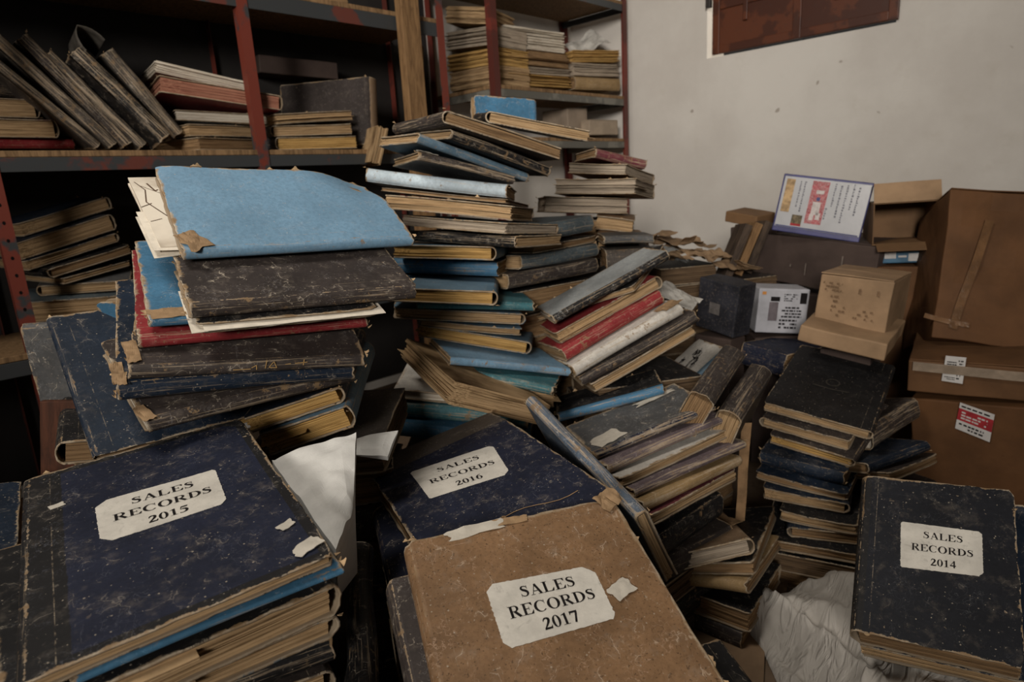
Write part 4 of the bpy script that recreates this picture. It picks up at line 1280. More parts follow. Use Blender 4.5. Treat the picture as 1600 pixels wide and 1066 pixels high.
# shelf contents
pile('low red shelf stack', 'books in the low red stack on the shelf', [
    ('S1d', 'umber', 'brown', 'crumpled dark register', dict(wear=2.0)),
    ('S1a', 'maroon', 'tan', 'tan-edged maroon ledger', {}),
    ('S1b', 'maroon', 'tan', 'thick red-rimmed ledger', {}),
    ('S1c', 'red', 'brown', 'thin red ledger', {}),
])
lean = ['first from the red stack', 'second from the red stack', 'third from the red stack', 'fourth from the red stack', 'fifth, under a curled cover', 'sixth, closest to the pale pages']
for i, k in enumerate('abcdef'):
    one('L2' + k, ('leather', 'leather', 'umber', 'leather', 'black', 'leather')[i], ('grey', 'tan')[i % 2],
        'tattered dark ledger leaning in the shelf row, ' + lean[i], wear=2.6, scuff=1.0, crackle=1.0, flaps=4, nin=10, group='tattered ledgers leaning on the shelf')
pile('shelf stack by the post', 'books in the shelf stack by the upright post', [
    ('S3a', 'white', 'white', 'coverless white page block', dict(cover=False, loose=1)),
    ('S3b', 'red', 'red', 'thick faded red ledger', dict(wear=2.2, scuff=0.8)),
    ('S3c', 'white', 'white', 'white-edged register', dict(wear=1.5)),
    ('S3d', 'grey', 'tan', 'grey-brown register', {}),
    ('S3e', 'tan', 'brown', 'tan register', {}),
])
pile('short stack of three on the shelf', 'books in the short stack of three on the shelf', [
    ('S4a', 'tan', 'tan', 'frayed tan page block', dict(loose=1, wear=2.0)),
    ('S4b', 'ink', 'tan', 'dark-banded ledger', dict(wear=1.6)),
    ('S4c', 'ink', 'gold', 'yellow-edged ledger', dict(wear=1.6)),
])
one('S5', 'umber', 'brown', 'large dark upright ledger with tan spine at the shelf back', wear=1.2, scuff=0.4, crackle=0.2, strip=(0.004, 'rotten'))
one('S5c', 'tan', 'tan', 'tan page bundle standing tilted between the shelf and the central pile', cover=False)
one('S5d', 'tan', 'tan', 'narrow tan bundle standing behind the wooden plank', cover=False)
one('S6', 'tan', 'brown', 'tan-edged book on the high shelf board', wear=1.6)
def bundles(where, group, rows):
    for i, (key, tone, look, o) in enumerate(rows):
        book(key, 'tan', tone, '%s, %s in %s' % (look, NTH[i], where), name='paper_bundle', group=group, cat='papers', **dict(dict(cover=False, loose=2, spread=1.0), **o))
bundles('stack between the red posts', 'paper bundles between the red posts', [
    ('S7a', 'tan', 'tan slumped paper bundle', {}), ('S7b', 'grey', 'grey paper bundle', {}), ('S7c', 'gold', 'ochre-streaked paper bundle', {}), ('S7d', 'tan', 'tan paper bundle', {})])
bundles('stack on the grey-beamed shelf', 'paper bundles on the grey-beamed shelf', [
    ('S8a', 'white', 'thick cream paper bundle', {}), ('S8b', 'brown', 'brown paper bundle', {}), ('S8c', 'grey', 'thin grey paper sheaf', {}), ('S8d', 'gold', 'golden paper bundle', {})])
bundles('stack in the shelf corner', 'paper bundles in the shelf corner', [
    ('S9a', 'gold', 'mixed yellow and grey bundle', {}), ('S9b', 'grey', 'grey dog-eared bundle', {})])
one('S9c', 'straw', 'brown', 'yellow file with dark blotches at the shelf corner', cat='file', name='box_file', wear=1.4)
one('Y3', 'blue', 'tan', 'bright blue book standing upright above the central pile', wear=1.4, nin=10)

for key, zb, n, what in (('A9', 0.0, 9, 'the sky-blue-topped pile'), ('B21', 0.0, 6, 'the tall central pile'), ('R5', 0.0, 13, 'the crumbling brown pile'),
                         ('R10', 0.0, 11, 'the blue-black pile'), ('R12', 0.0, 12, 'the small grey ledger'), ('D6', 0.0, 8, 'the slanting pile'), ('E6', 0.0, 5, 'the fanned pale pile'),
                         ('G6', 0.0, 7, 'the 2015 pile'), ('GL2', 0.0, 8, 'the tan-edged book beside the 2015 pile'), ('C9', 0.0, 2, 'the pile before the cream carton'), ('T3', 0.0, 2, 'the torn floor pile'),
                         ('K3', 0.0, 7, 'the curved navy ledger'), ('K4', 0.0, 6, 'the big brown label-bearing ledger'), ('Q3', 0.0, 4, 'the heap behind the 2014 ledger'), ('AL2', 0.0, 9, 'the leaning navy ledger'),
                         ('R13', 0.0, 10, 'the wedge-shaped register'), ('EB2', 0.0, 6, 'the books on edge')):
    pile_under(key, zb, n, 'buried books beneath ' + what, 'dusty dark ledger buried low beneath ' + what, small=key in ('R12', 'R13', 'T3'), shift=(0.10, 0.16) if key == 'EB2' else (0, 0))

# ------------------------------------------------------------------ the four paper labels and other writing
sales_label('G1', [(-0.064, 0.278), (0.073, 0.271), (0.068, 0.177), (-0.064, 0.180)], '2015', 0.0222, nick=0.13)
sales_label('G20', LABEL16, '2016', 0.0238, nick=0.08)
sales_label('H1', [(-0.065, 0.285), (0.073, 0.278), (0.071, 0.201), (-0.065, 0.199)], '2017', 0.0222, nick=0.13)
sales_label('M1', [(-0.047, 0.206), (0.068, 0.207), (0.068, 0.130), (-0.045, 0.123)], '2014', 0.0178, nick=0.06)
def scribble(parent, name, polys, mat):
    """flat marks: list of polylines (points, width) drawn as thin ribbons; points already in parent space with a normal"""
    V, F = [], []
    for pts, wd, nrm in polys:
        n = Vector(nrm)
        for i in range(len(pts) - 1):
            a, b = Vector(pts[i]), Vector(pts[i + 1])
            s = (b - a).cross(n)
            if s.length < 1e-9:
                continue
            s = s.normalized() * wd / 2
            k = len(V)
            V += [a - s, b - s, b + s, a + s]
            F.append([k, k + 1, k + 2, k + 3])
    return mesh(name, V, F, mat, parent, fix=False)

# gold scratches on the spine of the scribbled ledger
I = INFO['A5']
ochre = plain('ochre_scratch', (0.40, 0.25, 0.10), 0.7, 0.2, 40, 0.1, 0)
y = -0.0008
L5 = []
for pts in ([(0.005, 0.008), (0.012, 0.012), (0.012, 0.004)], [(0.024, 0.006), (0.026, 0.020)], [(0.029, 0.007), (0.036, 0.017), (0.040, 0.006), (0.030, 0.007)],
            [(0.052, 0.011), (0.060, 0.012)], [(0.066, 0.012), (0.084, 0.013)], [(0.078, 0.008), (0.079, 0.018)], [(-0.02, 0.006), (0.004, 0.006)]):
    L5.append(([(px - 0.01, y, pz + 0.004) for px, pz in pts], 0.0012, (0, -1, 0)))
scribble(I['root'], 'spine_writing', L5, ochre)
# ink strokes on the scribbled white book
I = INFO['EB1']
rng = random.Random(4)
st_ = []
for k in range(13):
    bx, by = rng.uniform(-0.03, 0.035), rng.uniform(0.07, 0.17)
    pts = [(bx + rng.uniform(-0.018, 0.018), by + rng.uniform(-0.012, 0.012), I['t'] + 0.0010) for _ in range(6)]
    st_.append((pts, 0.0028, (0, 0, 1)))
scribble(I['root'], 'ink_strokes', st_, BLACKINK())
# worn emblem pressed into the plain black ledger
I = INFO['C1']
w_, d_, t_ = I['w'], I['d'], I['t']
em = []
for k in range(10):
    a0, a1 = k * 0.628, (k + 1) * 0.628
    em.append(([(0.017 * math.cos(a0), d_ * 0.5 + 0.02 * math.sin(a0), t_ + 0.0018), (0.017 * math.cos(a1), d_ * 0.5 + 0.02 * math.sin(a1), t_ + 0.0018)], 0.004, (0, 0, 1)))
em.append(([(-0.045, d_ * 0.5 - 0.035, t_ + 0.0018), (0.0, d_ * 0.5 - 0.04, t_ + 0.0018), (0.045, d_ * 0.5 - 0.035, t_ + 0.0018)], 0.005, (0, 0, 1)))
scribble(I['root'], 'faded_emblem', em, plain('emblem', (0.045, 0.040, 0.034), 0.7, 0.2, 60, 0.1, 0))
# trailing thread on the 2016 cover
I = INFO['G20']
def top20(x, y, h):
    u, v = I['w'] / 2 - x, I['d'] - y
    return (x, y, I['sh'](u, v, I['T'])[2] + h)
th = [top20(-0.01 + 0.016 * k + 0.0, 0.075 + 0.006 * math.sin(k * 0.9) - 0.0035 * k, 0.0012) for k in range(8)]
cu = scribble(I['root'], 'loose_thread', [(th, 0.0016, (0, 0, 1)), ([th[0], tuple(Vector(th[0]) + Vector((-0.004, 0.003, 0))), tuple(Vector(th[0]) + Vector((-0.006, -0.002, 0))), th[0]], 0.005, (0, 0, 1))], plain('thread', (0.36, 0.23, 0.12), 0.8, 0.2, 60, 0.1, 0))

# dark creases across the coverless white sheets
I = INFO['A2']
w_, d_, t_ = I['w'], I['d'], I['t']
cr = []
for pts, wd in (([(-0.47, 0.93), (-0.44, 0.80), (-0.46, 0.62), (-0.40, 0.40), (-0.36, 0.12)], 0.0018), ([(-0.45, 0.86), (-0.38, 0.74), (-0.39, 0.5), (-0.33, 0.2)], 0.0014), ([(-0.49, 0.55), (-0.44, 0.60)], 0.0014),
                ([(-0.48, 0.35), (-0.43, 0.38)], 0.0012), ([(-0.42, 0.9), (-0.40, 0.78), (-0.385, 0.80)], 0.003)):
    cr.append(([(x * w_, y * d_, t_ + 0.0012) for x, y in pts], wd, (0, 0, 1)))
scribble(I['root'], 'creases', cr, plain('crease_brown', (0.09, 0.055, 0.035), 0.8, 0.2, 60, 0.1, 0))

# curled loose cover over the fifth leaning ledger
I = INFO['L2e']
V, F = [], []
for q in (0, 1):
    for k in range(13):
        f = k / 12
        a = math.pi * 1.05 * f
        r = 0.036 - q * 0.002
        for j in range(7):
            yy = I['d'] * j / 6 * 0.8
            V.append((-I['w'] / 2 + 0.02 + r * (-math.sin(a)) - 0.03 * (1 - abs(2 * f - 1)), yy + 0.002 * noise.noise(Vector((f * 9, j, 0))), 0.05 - r * math.cos(a) + 0.03))
for k in range(12):
    for j in range(6):
        a = k * 7 + j
        F += [[a, a + 1, a + 8, a + 7], [91 + a, 91 + a + 7, 91 + a + 8, 91 + a + 1]]
for k in range(12):
    for j in (0, 6):
        a = k * 7 + j
        F.append([a, a + 7, 91 + a + 7, 91 + a])
mesh('curled_cover', V, F, plain('curled_board', (0.085, 0.075, 0.062), 0.7, 0.35, 30), I['root'], smooth=True)

# scraps of torn binding and paper still hanging on their ledgers
def torn_patch(key, cx, cy, sx, sy, mat, seed, amp=0.006, rot=0.0, z=None, lift=0.0):
    I = INFO[key]
    n = 9
    V, F = [], []
    z = I['t'] + 0.0025 if z is None else z
    for q in (0, 1):
        for i in range(n + 1):
            for j in range(n + 1):
                u, v = i / n - 0.5, j / n - 0.5
                k = 1 + 0.28 * noise.noise(Vector((math.atan2(v, u) * 1.7, seed, 0.0))) * min(1, 2 * math.hypot(u, v))
                x, y = u * sx * k, v * sy * k
                hgt = amp * abs(noise.noise(Vector((x * 60 + seed, y * 60, seed)))) + lift * (v + 0.5) ** 2
                V.append((cx + x * math.cos(rot) - y * math.sin(rot), cy + x * math.sin(rot) + y * math.cos(rot), z + hgt + 0.0006 * q))
    k = (n + 1) ** 2
    for i in range(n):
        for j in range(n):
            a = i * (n + 1) + j
            F += [[a + k, a + n + 1 + k, a + n + 2 + k, a + 1 + k], [a, a + 1, a + n + 2, a + n + 1]]
    for i in range(n):
        for a, c in ((i, i + 1), (n * (n + 1) + i + 1, n * (n + 1) + i), ((i + 1) * (n + 1), i * (n + 1)), (i * (n + 1) + n, (i + 1) * (n + 1) + n)):
            F.append([a, c, c + k, a + k])
    return mesh('torn_patch', V, F, mat, I['root'], fix=False)
tornp = paper_mat('torn_kraft', (0.27, 0.175, 0.095), 0.25, 0.4)
tornw = paper_mat('torn_white', (0.50, 0.46, 0.39), 0.12, 0.3)
def half(key, fx, fy):
    return (fx * INFO[key]['w'] / 2, fy * INFO[key]['d'])
torn_patch('H1', *half('H1', 0.93, 0.985), 0.034, 0.03, tornp, 1.2, 0.012, 0.5)
torn_patch('H1', *half('H1', -0.36, 0.985), 0.075, 0.016, tornw, 2.7, 0.003, 0.05)
torn_patch('H1', *half('H1', -0.05, 0.99), 0.05, 0.012, tornp, 3.9, 0.003, -0.05)
torn_patch('H1', *half('H1', 0.62, 0.62), 0.03, 0.022, tornw, 5.1, 0.0015, 0.4)
torn_patch('A1', *half('A1', -0.90, 0.10), 0.035, 0.045, tornp, 6.3, 0.004, 0.4)
torn_patch('A4b', *half('A4b', -0.80, 0.06), 0.06, 0.03, tornp, 7.7, 0.003, 0.1)
torn_patch('A6', *half('A6', -0.975, 0.08), 0.016, 0.06, tornp, 8.1, 0.006, 0.1)
torn_patch('A7', *half('A7', -0.97, 0.08), 0.018, 0.04, tornp, 9.4, 0.005, 0.2)
torn_patch('A5', *half('A5', -0.97, 0.16), 0.018, 0.06, tornp, 10.2, 0.004, 0.2)
torn_patch('E1', *half('E1', -0.65, 0.22), 0.07, 0.05, tornw, 11.5, 0.0015, 0.3)
torn_patch('E1', *half('E1', 0.5, 0.8), 0.10, 0.02, tornw, 12.5, 0.002, 0.1)
torn_patch('B4', *half('B4', -0.8, 0.03), 0.05, 0.02, tornw, 13.5, 0.003, 0.0)
torn_patch('D4', *half('D4', 0.85, 0.1), 0.06, 0.05, tornp, 14.5, 0.006, 0.2)
torn_patch('T1', *half('T1', 0.2, 0.5), 0.11, 0.16, tornp, 15.5, 0.004, 0.3)
torn_patch('G1', *half('G1', 0.80, 0.20), 0.018, 0.012, tornw, 16.5, 0.001, 0.4)
torn_patch('G1', *half('G1', 0.84, 0.07), 0.03, 0.02, tornw, 17.5, 0.001, 0.4)
torn_patch('G1', *half('G1', -0.74, 0.74), 0.016, 0.010, tornw, 18.5, 0.001, 0.2)

# ------------------------------------------------------------------ cartons
def carton(key, name, label, mat, n=6, amp=0.004, flaps=True, tape=None, cat='box', group=None):
    M, w, d, t, st = pose(key)
    r = empty(name, M, label, cat, group)
    bevel_box('body', (-w / 2, w / 2, 0, d, 0, t), mat, r, 0.004, n, amp, len(key) + ord(key[-1]))
    if flaps:
        g = 0.0015
        for y0, y1 in ((0.002, d / 2 - g), (d / 2 + g, d - 0.002)):
            bevel_box('flap', (-w / 2 + 0.001, w / 2 - 0.001, y0, y1, t + amp * 0.4, t + amp * 0.4 + 0.0035), mat, r, 0.001, 3, amp * 0.5, ord(key[-1]) * 1.7 + y0 * 9)
    BX[key] = dict(root=r, w=w, d=d, t=t)
    return r
BX = {}
def front_print(key, name, rects, mat, y=-0.0052):
    """flat marks on a box front: rects as fractions of width and height"""
    b = BX[key]
    V, F = [], []
    for x0, z0, x1, z1 in rects:
        k = len(V)
        X0, X1 = (x0 - 0.5) * b['w'], (x1 - 0.5) * b['w']
        V += [(X0, y, z0 * b['t']), (X1, y, z0 * b['t']), (X1, y, z1 * b['t']), (X0, y, z1 * b['t'])]
        F.append([k, k + 1, k + 2, k + 3])
    return mesh(name, V, F, mat, b['root'], fix=False)

def dashes(x0, z0, x1, z1, rows, seed, fill=0.75, vertical=False):
    rng = random.Random(seed)
    out = []
    for r in range(rows):
        za = z0 + (z1 - z0) * (r + 0.2) / rows
        zb = z0 + (z1 - z0) * (r + 0.72) / rows
        x = x0
        while x < x1 - 0.005:
            l = min((x1 - x0) * rng.uniform(0.05, 0.2), x1 - x)
            if rng.random() < fill:
                out.append((x, za, x + l, zb))
            x += l + (x1 - x0) * rng.uniform(0.02, 0.06)
    if vertical:
        out = [(z0_, x0_, z1_, x1_) for (x0_, z0_, x1_, z1_) in out]
    return out

kraft = card_mat('kraft_card', (0.30, 0.195, 0.112))
brownc = card_mat('brown_card', (0.105, 0.048, 0.019))
browncl = card_mat('warm_card', (0.17, 0.095, 0.046))
darkc = card_mat('dark_card', (0.062, 0.043, 0.036))
faint = plain('faint_print', (0.17, 0.105, 0.06), 0.8, 0.2, 80, 0.1, 0)
tape_w = plain('white_tape', (0.26, 0.20, 0.145), 0.35, 0.25, 18, 0.4, 0.4, 0.002, 0.3)
tape_m = plain('clear_tape', (0.135, 0.070, 0.032), 0.18, 0.25, 18, 0.5, 0.4, 0.002, 0.5)
white_l = paper_mat('white_sticker', (0.50, 0.48, 0.46), 0.08, 0.25)
redp = plain('red_print', (0.30, 0.025, 0.030), 0.6, 0.2, 40, 0.2, 0)
navyp = plain('navy_print', (0.035, 0.04, 0.14), 0.45, 0.2, 20, 0.3, 0)
BLK = BLACKINK()

carton('X1', 'cardboard_box', 'pale kraft carton with faint brown print standing on a flat box lid', kraft)
front_print('X1', 'faded_printing', dashes(0.07, 0.72, 0.34, 0.90, 3, 1) + dashes(0.2, 0.52, 0.33, 0.68, 2, 2) + dashes(0.2, 0.28, 0.42, 0.5, 3, 3, 0.5) + dashes(0.55, 0.28, 0.82, 0.48, 3, 4, 0.5) + dashes(0.5, 0.7, 0.85, 0.88, 1, 6, 0.25), faint)
carton('X1b', 'shallow_box', 'kraft box lid under the pale carton, behind the large black ledger', kraft, flaps=False)
carton('X2', 'cardboard_box', 'largest brown carton, taped and tilted, on the labelled carton', brownc, 8, 0.008)
b = BX['X2']
def tape_strip(b, pts, wd, name='tape', mat=None):
    V, F = [], []
    for q in (0, 1):
        for i, (x, z) in enumerate(pts):
            a = pts[min(i + 1, len(pts) - 1)]
            c = pts[max(0, i - 1)]
            dx, dz = a[0] - c[0], a[1] - c[1]
            l = math.hypot(dx, dz)
            ox, oz = -dz / l * wd / 2, dx / l * wd / 2
            yq = -0.0085 + 0.0006 * q + 0.0012 * math.sin(i * 2.1)
            V += [((x + ox), yq, (z + oz)), ((x - ox), yq, (z - oz))]
    n = len(pts)
    for i in range(n - 1):
        F += [[2 * i, 2 * i + 1, 2 * i + 3, 2 * i + 2], [2 * n + 2 * i, 2 * n + 2 * i + 2, 2 * n + 2 * i + 3, 2 * n + 2 * i + 1]]
        F += [[2 * i, 2 * i + 2, 2 * n + 2 * i + 2, 2 * n + 2 * i], [2 * i + 1, 2 * n + 2 * i + 1, 2 * n + 2 * i + 3, 2 * i + 3]]
    mesh(name, V, F, mat or tape_m, b['root'])
tape_strip(b, [(-0.10, 0.03), (-0.085, 0.12), (-0.06, 0.24), (-0.04, 0.36)], 0.022)
tape_strip(b, [(-0.175, 0.06), (-0.12, 0.05), (-0.06, 0.045)], 0.014)
carton('X4', 'cardboard_box', 'long dark brown carton beneath the framed calendar', darkc, 6, 0.005)
front_print('X4', 'scuff_mark', [(0.5, 0.25, 0.507, 0.5), (0.76, 0.45, 0.77, 0.75), (0.38, 0.38, 0.39, 0.44)], plain('pale_scuff', (0.16, 0.13, 0.11), 0.8, 0.2, 60, 0.1, 0), -0.0068)
carton('X5', 'box_file', 'small brown box resting on the long dark carton near the wall', browncl, 3, 0.002, flaps=False)
carton('X7', 'carton', 'white box printed with black blocks under the long dark carton', plain('white_box', (0.40, 0.40, 0.43), 0.5, 0.12, 20), 3, 0.001, flaps=False)
front_print('X7', 'printing', dashes(0.48, 0.35, 0.88, 0.62, 4, 9, 0.9) + dashes(0.45, 0.1, 0.8, 0.34, 3, 10, 0.8) + [(0.82, 0.68, 0.95, 0.92)] + dashes(0.5, 0.72, 0.76, 0.9, 4, 11, 0.6) + [(0.24, 0.72, 0.42, 0.82)], BLK, -0.0016)
front_print('X7', 'grey_panel', [(0.22, 0.28, 0.40, 0.70)], plain('grey_print', (0.14, 0.12, 0.13), 0.6, 0.2, 30, 0.2, 0), -0.0015)
front_print('X7', 'orange_mark', [(0.06, 0.86, 0.14, 0.93)], plain('orange_print', (0.45, 0.2, 0.05), 0.6, 0.1, 30, 0.2, 0), -0.0015)
carton('X8', 'carton', 'dark navy battered box standing beside the white printed box', plain('navy_box', (0.024, 0.024, 0.030), 0.6, 0.35, 16, extra=((0.12, 0.10, 0.085), 0.55, 0.66, 0.5)), 4, 0.004, flaps=False)
front_print('X8', 'pale_patch', [(0.35, 0.36, 0.62, 0.58)], plain('pale_patch', (0.10, 0.09, 0.085), 0.8, 0.3, 30, 0.1, 0), -0.006)
carton('X14', 'carton', 'blue and white carton squeezed under the open box', plain('blue_box', (0.06, 0.14, 0.22), 0.5, 0.3, 14), 3, 0.002, flaps=False)
front_print('X14', 'white_printing', [(0.1, 0.25, 0.35, 0.6), (0.62, 0.1, 0.97, 0.5), (0.4, 0.3, 0.58, 0.4)], white_l, -0.003)
carton('X12', 'cardboard_box', 'brown carton with white tape and a printed shipping sticker', browncl if False else card_mat('mid_card', (0.115, 0.056, 0.024)), 6, 0.004)
carton('X13', 'cardboard_box', 'bottom brown carton with a red and white sticker', brownc, 6, 0.004, flaps=False)
one('X11', 'navy', 'brown', 'navy ledger with white sticker lying under the white printed box', wear=1.2)

def on_front(key, pxs, plane_y):
    """four pixel corners are already converted: local x, z"""
    return [(x, plane_y, z) for x, z in pxs]
def sticker(key, name, quad, mat, y=-0.006):
    b = BX[key]
    V = [(x, y + 0.0009 * q, z) for q in (1, 0) for x, z in quad]
    F = [[0, 1, 2, 3], [7, 6, 5, 4]] + [[i, i + 4, (i + 1) % 4 + 4, (i + 1) % 4] for i in range(4)]
    return mesh(name, V, F, mat, b['root'])
def quad_rects(parent, quad, rects, y, mat, name):
    V, F = [], []
    tl, tr, br, bl = [Vector(q) for q in quad]
    for x0, z0, x1, z1 in rects:
        k = len(V)
        for x, z in ((x0, z0), (x1, z0), (x1, z1), (x0, z1)):
            p = (bl * (1 - x) + br * x) * (1 - z) + (tl * (1 - x) + tr * x) * z
            V.append((p.x, y, p.y))
        F.append([k, k + 1, k + 2, k + 3])
    return mesh(name, V, F, mat, parent, fix=False)
s = sticker('X12', 'shipping_sticker', STK12, white_l)
quad_rects(s, STK12, dashes(0.12, 0.3, 0.6, 0.82, 6, 21, 0.85) + dashes(0.66, 0.12, 0.9, 0.9, 7, 22, 0.7) + dashes(0.1, 0.08, 0.6, 0.22, 2, 23), -0.0064, BLK, 'printing')
s = sticker('X13', 'red_sticker', STK13, white_l)
quad_rects(s, STK13, [(0.0, 0.36, 1.0, 0.80)], -0.0064, redp, 'red_band')
quad_rects(s, STK13, dashes(0.1, 0.42, 0.85, 0.74, 3, 24, 0.85), -0.0067, white_l, 'white_lettering')
quad_rects(s, STK13, dashes(0.08, 0.06, 0.8, 0.30, 2, 25, 0.8) + dashes(0.06, 0.84, 0.9, 0.95, 1, 26, 0.8), -0.0064, BLK, 'printing')
b = BX['X12']
tape_strip(b, [(-b['w'] / 2 + 0.01, b['t'] - 0.012), (-0.06, b['t'] - 0.016), (0.06, b['t'] - 0.02), (b['w'] / 2 - 0.005, b['t'] - 0.022)], 0.026, 'white_tape', tape_w)

# open carton on its side
M, w, d, t, st = pose('X3')
r = empty('open_box', M, 'open brown carton lying on its side beside the framed calendar', 'box')
th = 0.004
bevel_box('floor_panel', (-w / 2, w / 2, 0, d, 0, th), browncl, r, 0.001, 3, 0.002, 1)
bevel_box('top_panel', (-w / 2, w / 2, 0, d, t - th, t), browncl, r, 0.001, 3, 0.002, 2)
bevel_box('back_or_shade_panel', (-w / 2, w / 2, d - th, d, th, t - th), browncl, r, 0.001, 3, 0.001, 3)
for x in (-w / 2, w / 2 - th):
    bevel_box('side_panel', (x, x + th, 0, d - th, th, t - th), browncl, r, 0.001, 3, 0.001, 4)
fl = bevel_box('flap', (-w / 2, w / 2, -0.003, 0.0, 0.0, 0.066), kraft, r, 0.001, 4, 0.002, 5)
fl.location = (0, 0, t)
fl.rotation_euler = (math.radians(-18), 0, math.radians(2))
fl2 = bevel_box('flap', (-w / 2 + 0.01, w / 2 - 0.01, -0.05, 0.0, -0.0035, 0.0), browncl, r, 0.001, 4, 0.002, 6)
fl2.rotation_euler = (math.radians(25), 0, 0)
fl2.location = (0, -0.001, 0.006)

# framed calendar
M, w, d, t, st = pose('X6')
r = empty('framed_calendar', M, 'white glossy calendar board with navy rim leaning above the long dark carton', 'calendar')
bevel_box('backing', (-w / 2, w / 2, 0.003, d, 0, t), plain('navy_rim', (0.045, 0.045, 0.14), 0.4, 0.2, 20, 0.4, 0), r, 0.003)
glossy = plain('glossy_sheet', (0.42, 0.42, 0.43), 0.25, 0.06, 12, 0.4, 0.15, 0.002, 0.6)
bevel_box('sheet', (-w / 2 + 0.006, w / 2 - 0.004, 0.0, 0.0028, 0.018, t - 0.008), glossy, r, 0.001)
def cal(name, rects, mat, y):
    V, F = [], []
    for x0, z0, x1, z1 in rects:
        k = len(V)
        V += [((x0 - 0.5) * w, y, z0 * t), ((x1 - 0.5) * w, y, z0 * t), ((x1 - 0.5) * w, y, z1 * t), ((x0 - 0.5) * w, y, z1 * t)]
        F.append([k, k + 1, k + 2, k + 3])
    return mesh(name, V, F, mat, r, fix=False)
cal('ochre_panel', [(0.05, 0.35, 0.15, 0.92)], plain('ochre_print', (0.36, 0.24, 0.12), 0.5, 0.4, 60, 0.2, 0), -0.0006)
cal('red_panel', [(0.35, 0.20, 0.54, 0.93)], plain('red_pattern', (0.33, 0.05, 0.06), 0.5, 0.3, 60, 0.2, 0, extra=((0.5, 0.42, 0.4), 0.5, 0.6, 0.9)), -0.0006)
cal('pale_motif', [(0.40, 0.36, 0.49, 0.58), (0.39, 0.26, 0.44, 0.36), (0.46, 0.28, 0.51, 0.40), (0.41, 0.72, 0.50, 0.78)], plain('pale_motif', (0.5, 0.45, 0.43), 0.5, 0.2, 60, 0.2, 0), -0.0010)
cal('blue_dot', [(0.43, 0.60, 0.47, 0.66)], navyp, -0.0012)
cal('small_picture', [(0.20, 0.15, 0.32, 0.32)], plain('small_picture', (0.12, 0.09, 0.05), 0.5, 0.6, 90, 0.2, 0), -0.0006)
cal('red_stripe', [(0.20, 0.13, 0.32, 0.17)], redp, -0.0009)
vt = []
for x0, z0, z1, sd in ((0.60, 0.55, 0.92, 1), (0.665, 0.35, 0.9, 2), (0.73, 0.30, 0.92, 3), (0.80, 0.5, 0.94, 4), (0.86, 0.45, 0.9, 5), (0.55, 0.32, 0.5, 6), (0.21, 0.45, 0.9, 7), (0.26, 0.4, 0.9, 8)):
    rg = random.Random(sd)
    z = z1
    while z > z0:
        l = rg.uniform(0.015, 0.035)
        vt.append((x0, z - l, x0 + rg.uniform(0.012, 0.022), z))
        z -= l + rg.uniform(0.008, 0.02)
cal('vertical_text', vt, plain('grey_text', (0.16, 0.16, 0.18), 0.6, 0.2, 60, 0.1, 0), -0.0007)
cal('navy_line', [(0.03, 0.095, 0.97, 0.115)], navyp, -0.0005)

# hidden cartons that carry the visible ones
def under_box(label, x, y, yaw, w, d, z0, z1, mat):
    m = Matrix.Translation((x, y, z0)) @ Matrix.Rotation(yaw, 4, 'Z')
    r = empty('cardboard_box', m, label, 'box')
    bevel_box('body', (-w / 2, w / 2, 0, d, 0, z1 - z0), mat, r, 0.004, 4, 0.003, x)
    return r
def under(key, label, ztop, mat, z0=0.0, k=0.92, back=0.0):
    p = POSES[key]
    return under_box(label, p[0] - math.sin(p[3]) * back, p[1] + math.cos(p[3]) * back + 0.005, p[3], p[6] * k, p[7] * k, z0, ztop, mat)
under_box('dark carton in the corner behind the leaning boards', 2.47, 1.10, -1.7, 0.2, 0.2, 0.0, 0.785, darkc)
under('X4', 'dark carton standing on the floor beneath the long brown carton', 0.545, darkc, k=0.85)
under('X3', 'brown carton behind the pale kraft carton, below the open box', 0.66, brownc, k=0.8)
under('X7', 'dark carton on the floor beneath the white printed box', 0.455, darkc)
under('X8', 'dark carton on the floor beneath the navy battered box', 0.475, darkc)
under('X1b', 'dark carton on the floor beneath the kraft box lid', 0.47, darkc, k=0.6, back=0.095)

# two small boxes and a crumpled paper on the wall shelf
carton('Y1', 'carton', 'small buff carton on the low board of the wall shelf', card_mat('buff_card', (0.33, 0.26, 0.19)), 3, 0.002)
carton('Y2', 'carton', 'taller beige carton beside the small buff one on the wall shelf', card_mat('beige_card', (0.28, 0.22, 0.165)), 3, 0.002)
carton('S5b', 'dark_carton', 'dim dark carton at the back of the middle shelf bay', darkc, 3, 0.002, flaps=False)

def crumple(name, mat, label, cat, center, size, yaw, tilt, seed, amp=0.02, roll=0.0, group=None, n=12):
    """a crumpled sheet with thickness"""
    V, F = [], []
    rr = rotm(yaw, tilt, roll)
    for q in (0, 1):
        for i in range(n + 1):
            for j in range(n + 1):
                x, y = (i / n - 0.5) * size[0], (j / n - 0.5) * size[1]
                z = amp * (noise.noise(Vector((x * 14 + seed, y * 14, seed))) + 0.5 * abs(noise.noise(Vector((x * 34 + seed, y * 34, seed * 2)))))
                x += 0.25 * amp * noise.noise(Vector((y * 40, seed, 1)))
                y += 0.25 * amp * noise.noise(Vector((x * 40, seed, 4)))
                V.append(rr @ Vector((x, y, z + 0.0012 * q)))
    k = (n + 1) ** 2
    for i in range(n):
        for j in range(n):
            a = i * (n + 1) + j
            F += [[a + k, a + n + 1 + k, a + n + 2 + k, a + 1 + k], [a, a + 1, a + n + 2, a + n + 1]]
    for i in range(n):
        for a, b in ((i, i + 1), (n * (n + 1) + i + 1, n * (n + 1) + i), ((i + 1) * (n + 1), i * (n + 1)), (i * (n + 1) + n, (i + 1) * (n + 1) + n)):
            F.append([a, b, b + k, a + k])
    o = mesh(name, V, F, mat, None, fix=False)
    o.location = center
    return tag(o, label, cat, group)
